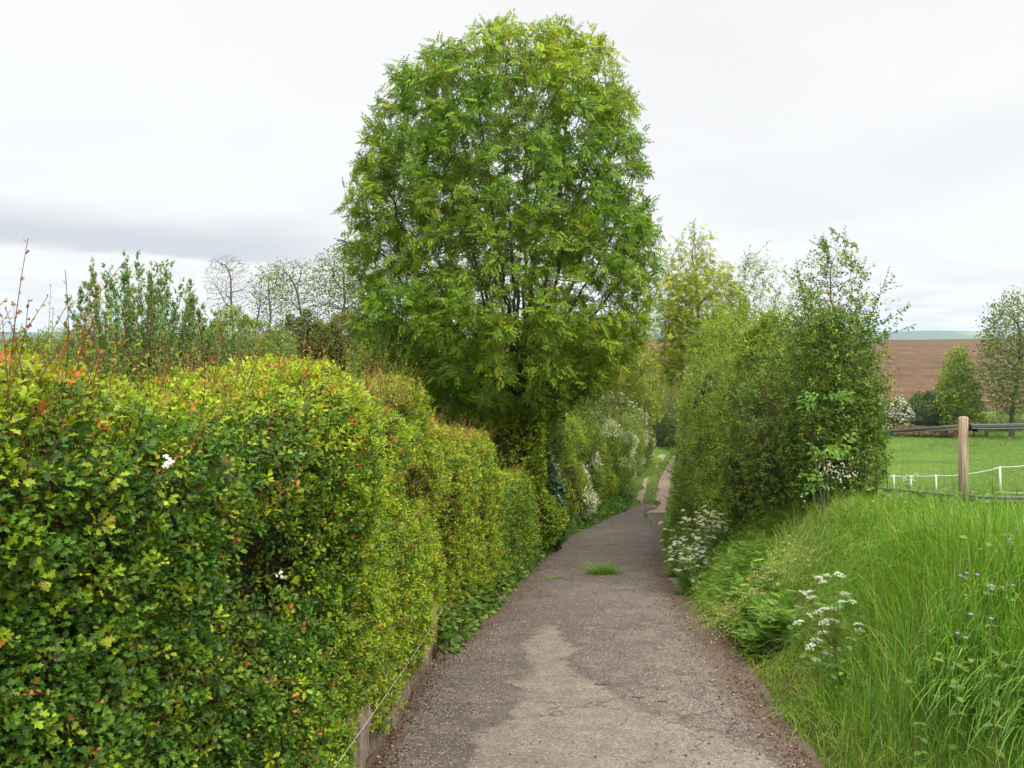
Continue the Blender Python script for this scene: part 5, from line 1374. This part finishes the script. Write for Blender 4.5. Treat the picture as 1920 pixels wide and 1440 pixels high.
def built():
    r = np.random.default_rng(701)
    # low wall
    y = np.linspace(.6, 7.05, 130); nv = 14; nz = Noise(6, 702); n2 = Noise(18, 703); V = []
    for yi in y:
        L = float(xl(yi)); zb = float(Pf(yi)); h = .45 + .035 * math.sin(yi * 5.1) + .03 * math.sin(yi * 11.7 + 1) + .02 * math.sin(yi * 23)
        pf = [(0, -.06), (.0, .08), (.01, .16), (0, .24), (.015, .32), (.0, .40), (-.02, .45), (-.06, h), (-.12, h + .01), (-.18, h), (-.23, h - .02), (-.26, .3), (-.26, .1), (-.26, -.06)]
        V.append([(L + .005 + a, yi, zb + b) for a, b in pf])
    V = np.array(V); p = V.reshape(-1, 3); dsp = nz(p * np.array([1, 1, .4])) * .03 + n2(p * np.array([1, 1, .4])) * .022
    p[:, 0] += np.minimum(dsp, .03); p[:, 2] += dsp * .5
    m = len(y); idx = np.arange(m * nv).reshape(m, nv); q = np.stack([idx[:-1, :-1], idx[:-1, 1:], idx[1:, 1:], idx[1:, :-1]], -1).reshape(-1, 4)
    mb = MB(); mb.add(p, [q, idx[0][None, ::-1], idx[-1][None]])
    root = thing('stone_wall', 'low crumbling sandstone wall under the closest hedge, along the lane', 'wall', (float(xl(4)), 4, float(Pf(4))))
    mb.build('masonry', rough_mat('weathered_stone', [(.3, (.06, .045, .033)), (.5, (.18, .14, .105)), (.72, (.33, .27, .21))], 17, (1, 1, .3), 1.0), root, smooth=True)
    wood = rough_mat('weathered_wood', [(.36, (.09, .06, .036)), (.47, (.29, .21, .135)), (.66, (.44, .36, .26))], 7, (6, 6, .3), .7)
    oldwood = rough_mat('mossy_wood', [(.3, (.12, .085, .04)), (.7, (.27, .20, .095))], 10, (5, 5, .4), .5)
    # timber at the wall's end
    c = un(803, 1232, 7.15); mb = MB(); zb = float(Pf(7.15))
    boxm(mb, (c[0] - .01, 7.17, zb + .28), (.10, .13, .66), bev=.012)
    root = thing('wooden_post', 'short mossy timber post at the far end of the low stone wall', 'post', (c[0], 7.17, zb)); mb.build('timber', oldwood, root)
    mb = MB(); boxm(mb, (c[0] + .045, 7.26, zb + .22), (.035, .09, .5), bev=.005); mb.build('batten', oldwood, root)
    # wire along the hedge
    a, b = np.array([-.735, 2.3, .215]), np.array([-.62, 7.44, -.705]); mb = MB(); t = np.linspace(0, 1, 14)
    chain(mb, a + (b - a) * t[:, None] - np.stack([0 * t, 0 * t, .03 * np.sin(t * 3.14)], 1), .0013, .0013, (1, 1, 1), 5)
    root = thing('wire', 'thin pale wire stretched along the road face of the closest hedge', 'wire', a); mb.build('strand', plain_mat('galvanised', (.42, .42, .40), .5, .5), root)
    # paddock post
    d = 8.5; px = 1806; x = (px - CX) / F * d; zt = float(un(0, 781, d)[2]); zb = float(H(x, d)) - .3; mb = MB(); g = math.radians(12)
    R = np.array([(math.cos(g), -math.sin(g), 0), (math.sin(g), math.cos(g), 0), (0, 0, 1)])
    boxm(mb, (x, d, (zt + zb) / 2), (.074, .074, zt - zb), R, bev=.011)
    root = thing('fence_post', 'square weathered wooden post carrying the black fence tape', 'post', (x, d, zb + .3), 'posts of the black tape fence'); mb.build('timber', wood, root)
    black = plain_mat('black_plastic', (.02, .02, .022), .45, .4); za = float(un(0, 800, d)[2])
    mb = MB(); boxm(mb, (x + .085, d - .01, za), (.075, .05, .075), R, bev=.01); boxm(mb, (x + .115, d - .02, za), (.02, .07, .10), R, bev=.004); boxm(mb, (x + .06, d, za), (.03, .025, .03), R)
    mb.build('insulator', black, root)
    zl = float(un(0, 933, d)[2]); mb = MB(); boxm(mb, (x + .09, d - .01, zl), (.06, .05, .07), R, bev=.008); mb.build('insulator', black, root)
    ends = []
    for (ex, ey) in ((un(1590, 0, 12.8)[0], 12.8), (un(2010, 0, 7.2)[0], 7.2)):
        zb2 = float(H(ex, ey)); mb = MB(); boxm(mb, (ex, ey, zb2 + .45), (.09, .09, 1.3), R, bev=.012)
        q = thing('fence_post', 'fence post hidden behind the upright hawthorn' if ey > 10 else 'next fence post beyond the picture edge', 'post', (ex, ey, zb2), 'posts of the black tape fence'); mb.build('timber', wood, q); ends.append((ex, ey, zb2))
    tape = plain_mat('dark_tape', (.19, .20, .185), .6, .2, .35); edge = plain_mat('tape_edge', (.45, .46, .43), .6, .3)
    def tape_run(nm, lab, a, b, c, wd):
        root = thing(nm, lab, 'fence tape', b)
        for (s, e) in ((a, b), (b, c)):
            s, e = np.asarray(s, float), np.asarray(e, float); mb = MB(); beam(mb, s, e, wd, .003, sag=.012, seg=8); mb.build('band', tape, root)
            mb = MB()
            for k in (1, -1):
                o = np.array([0, -.001, k * wd * .5]); beam(mb, s + o, e + o, .006, .005, sag=.012, seg=8)
            mb.build('edging', edge, root)
    pl = un(1600, 812, 12.8); pr = un(2010, 794, 7.2)
    tape_run('fence_tape', 'wide black upper fence tape running past the wooden post to the hawthorn', pl, (x + .05, d + .06, za), pr, .042)
    tape_run('fence_tape', 'sagging dark lower fence tape half buried in the grass by the post', un(1598, 911, 12.8), (x + .05, d + .06, zl), un(2010, 935, 7.2), .04)
    # white electric fence in the paddock
    white = plain_mat('white_tape', (.78, .78, .74), .5, .3)
    ps = [(1630, 46.5, 33), (1652, 49, 30), (1676, 46, 31), (1708, 43.5, 33), (1755, 41, 35), (1806, 37, 38), (1875, 31, 46), (1965, 25, 56)]
    tops = [890, 888, 891, 892, 891, 889, 876, 866]
    root = thing('white_fence', 'white electric tape fence with thin posts crossing the paddock', 'fence', (un(1755, 0, 41)[0], 41, float(H(un(1755, 0, 41)[0], 41))))
    T = []
    for (px, d_, h), ty in zip(ps, tops):
        t = un(px, ty, d_); gz = float(H(t[0], d_)); hgt = h / F * d_
        bot = t - np.array([-.02 * d_ * .02, 0, hgt]); T.append((t, bot)); mb = MB()
        lowest = min(bot[2] - .12, gz - .15)
        beam(mb, (bot[0] + .02, d_, lowest), t + np.array([0, 0, .03]), .045, .045, up=(0, 1, 0)); mb.build('post', white, root)
    for k in (0, 1):
        mb = MB()
        for i in range(len(T) - 1): beam(mb, T[i][k] - np.array([0, .03, 0]), T[i + 1][k] - np.array([0, .03, 0]), .055 if k == 0 else .05, .012, sag=.05, seg=6)
        mb.build('tape', white, root)
    # far paddock stakes
    for (px, py, d_, hh, lab) in ((1850, 822, 94, 1.6, 'short brown stake left of the paddock tree trunk'), (1826, 818, 94, 1.1, 'thin low stake seen just right of the wooden post')):
        t = un(px, py, d_); gz = float(H(t[0], d_)); mb = MB(); boxm(mb, (t[0], d_, gz + hh / 2), (.28 if hh > 1.3 else .14, .2, hh + .3), bev=.02)
        q = thing('stake', lab, 'stake', (t[0], d_, gz)); mb.build('timber', oldwood, q)
    # twigs lying on the lane
    for i, (px, py, L, an, lab) in enumerate(((1130, 1286, .14, .1, 'dark crooked twig on the tarmac at the right edge of the pale patch'), (1198, 1311, .10, -.1, 'short dark twig right of the crooked one on the tarmac'), (1243, 1318, .07, .2, 'pale dry stick lying on the right side of the lane'))):
        c = hit(px, py); mb = MB(); dv = np.array([math.cos(an), math.sin(an), 0]); pts = [c + dv * L * (k - 2) / 4 + np.array([0, r.normal() * .008, .012]) for k in range(5)]
        for q in pts: q[2] = float(H(q[0], q[1])) + .012
        chain(mb, pts, .006, .003, (1, 1, 1) if i < 2 else (3, 2.6, 2), 5)
        chain(mb, [pts[2], pts[2] + np.array([.03, .02, .012])], .003, .002, (1, 1, 1), 4)
        root = thing('twig', lab, 'twig', c); mb.build('wood', M_BARK, root)


# ------------------------------------------------------------------ light, sky, air, camera
def world():
    w = bpy.data.worlds.new('World'); scene.world = w; w.use_nodes = True; nt = w.node_tree; nt.nodes.clear(); L = nt.links.new
    sky = N(nt, 'ShaderNodeTexSky'); sky.sky_type = 'NISHITA'; sky.sun_disc = False; sky.sun_elevation = SUN_EL; sky.sun_rotation = SUN_AZ
    b1 = N(nt, 'ShaderNodeBackground'); b1.inputs[1].default_value = .06; L(sky.outputs[0], b1.inputs[0])
    tc = N(nt, 'ShaderNodeTexCoord'); sp = N(nt, 'ShaderNodeSeparateXYZ'); L(tc.outputs['Generated'], sp.inputs[0])
    def M(op, a, b=None, c=None, clamp=False):
        n = N(nt, 'ShaderNodeMath', operation=op); n.use_clamp = clamp
        for i, q in enumerate((a, b, c)):
            if q is None: continue
            if isinstance(q, (int, float)): n.inputs[i].default_value = q
            else: L(q, n.inputs[i])
        return n.outputs[0]
    def MR(v, a, b, c=0., d=1.):
        n = N(nt, 'ShaderNodeMapRange', interpolation_type='SMOOTHSTEP')
        for i, q in enumerate((a, b, c, d)): n.inputs[i + 1].default_value = q
        L(v, n.inputs[0]); return n.outputs[0]
    z = M('MAXIMUM', sp.outputs[2], 0.0)
    zz = M('ADD', z, .10)
    cv = N(nt, 'ShaderNodeCombineXYZ'); L(M('DIVIDE', sp.outputs[0], zz), cv.inputs[0]); L(M('DIVIDE', sp.outputs[1], zz), cv.inputs[1])
    def noise(sc, det, ro, off=0., dist=0.):
        mp = N(nt, 'ShaderNodeMapping'); mp.inputs['Location'].default_value = (off, off * .7, 0); mp.inputs['Rotation'].default_value = (0, 0, .5); mp.inputs['Scale'].default_value = (1, 1.0, 1); L(cv.outputs[0], mp.inputs[0])
        n = N(nt, 'ShaderNodeTexNoise'); n.inputs['Scale'].default_value = sc; n.inputs['Detail'].default_value = det; n.inputs['Roughness'].default_value = ro; n.inputs['Distortion'].default_value = dist
        L(mp.outputs[0], n.inputs['Vector']); return n.outputs[0]
    n1 = noise(.55, 5, .5, 3.1, .4); n2 = noise(1.3, 6, .55, 8.2, .3)
    shade = M('ADD', M('MULTIPLY', MR(n1, .40, .72), .75), M('MULTIPLY', MR(n2, .45, .75), .35), clamp=True)
    # a grey bank low on the left
    az = M('ARCTAN2', sp.outputs[0], sp.outputs[1])
    ev = M('ADD', z, M('MULTIPLY', M('SUBTRACT', noise(1.0, 5, .55, 1.7), .5), .045))
    ev = M('ADD', ev, M('MULTIPLY', az, .035))
    band = M('MULTIPLY', MR(ev, .076, .088), MR(ev, .150, .096))
    band = M('MULTIPLY', band, MR(az, -.10, -.34))
    # softer bluish streaks by the right horizon
    st = M('MULTIPLY', MR(z, .11, .03), MR(noise(2.2, 5, .5, 5.5), .42, .66))
    def mix(f, a, b):
        n = N(nt, 'ShaderNodeMix', data_type='RGBA')
        for i, q in ((0, f), (6, a), (7, b)):
            if isinstance(q, tuple): n.inputs[i].default_value = (*q, 1)
            elif isinstance(q, (int, float)): n.inputs[i].default_value = q
            else: L(q, n.inputs[i])
        return n.outputs[2]
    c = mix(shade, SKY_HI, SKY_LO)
    c = mix(M('MULTIPLY', st, .75), c, SKY_ST)
    c = mix(M('MULTIPLY', band, .95), c, SKY_BAND)
    b2 = N(nt, 'ShaderNodeBackground'); L(c, b2.inputs[0])
    # overcast sky is brighter overhead than near the horizon
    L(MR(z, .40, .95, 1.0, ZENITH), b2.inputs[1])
    ms = N(nt, 'ShaderNodeMixShader'); ms.inputs[0].default_value = .94; L(b1.outputs[0], ms.inputs[1]); L(b2.outputs[0], ms.inputs[2])
    out = N(nt, 'ShaderNodeOutputWorld'); L(ms.outputs[0], out.inputs[0])


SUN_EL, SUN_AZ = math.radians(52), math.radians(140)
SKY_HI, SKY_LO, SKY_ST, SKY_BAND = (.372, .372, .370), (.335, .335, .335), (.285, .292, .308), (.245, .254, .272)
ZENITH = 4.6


def light_cam():
    s = bpy.data.lights.new('sun', 'SUN'); s.energy = 1.5; s.angle = math.radians(22); s.color = (1, .96, .88)
    o = bpy.data.objects.new('sun', s); COL.objects.link(o)
    # towards the sun: azimuth measured from +Y towards +X
    import mathutils
    v = mathutils.Vector((math.sin(SUN_AZ) * math.cos(SUN_EL), math.cos(SUN_AZ) * math.cos(SUN_EL), math.sin(SUN_EL)))
    o.rotation_euler = v.to_track_quat('Z', 'Y').to_euler(); o.location = (0, 0, 40)
    c = bpy.data.cameras.new('camera'); c.sensor_width = 36; c.lens = 36 * F / 1920; c.shift_y = (HY - 720) / 1920; c.clip_start = .05; c.clip_end = 12000
    oc = bpy.data.objects.new('camera', c); COL.objects.link(oc); oc.location = (0, 0, EYE); oc.rotation_euler = (math.pi / 2, 0, 0); scene.camera = oc
    vs = scene.view_settings; vs.view_transform = 'Standard'; vs.look = 'None'; vs.exposure = EXPO; vs.gamma = 1; vs.use_curve_mapping = False


EXPO = 1.45
HAZE = .00013


def haze():
    mb = MB(); boxm(mb, (0, 2150, (-46 + 62) / 2 - 0.0), (8200, 4460, 62 + 46))
    m, nt = new_mat('haze_air'); pv = N(nt, 'ShaderNodeVolumePrincipled'); pv.inputs['Density'].default_value = HAZE; pv.inputs['Color'].default_value = (.60, .73, 1.0, 1); pv.inputs['Anisotropy'].default_value = .2
    out = N(nt, 'ShaderNodeOutputMaterial'); nt.links.new(pv.outputs[0], out.inputs['Volume'])
    o = mb.build('haze', m); tag(o, 'pale blue air haze over the valley', 'haze', kind='stuff')


ground(); road(); track(); field(); hills()
hedges(); trees(); grass(); flowers(); built()
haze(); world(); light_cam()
cy = scene.cycles
cy.max_bounces = 8; cy.diffuse_bounces = 4; cy.glossy_bounces = 2; cy.transmission_bounces = 4; cy.transparent_max_bounces = 4; cy.volume_bounces = 1
cy.use_adaptive_sampling = True; cy.adaptive_threshold = .02
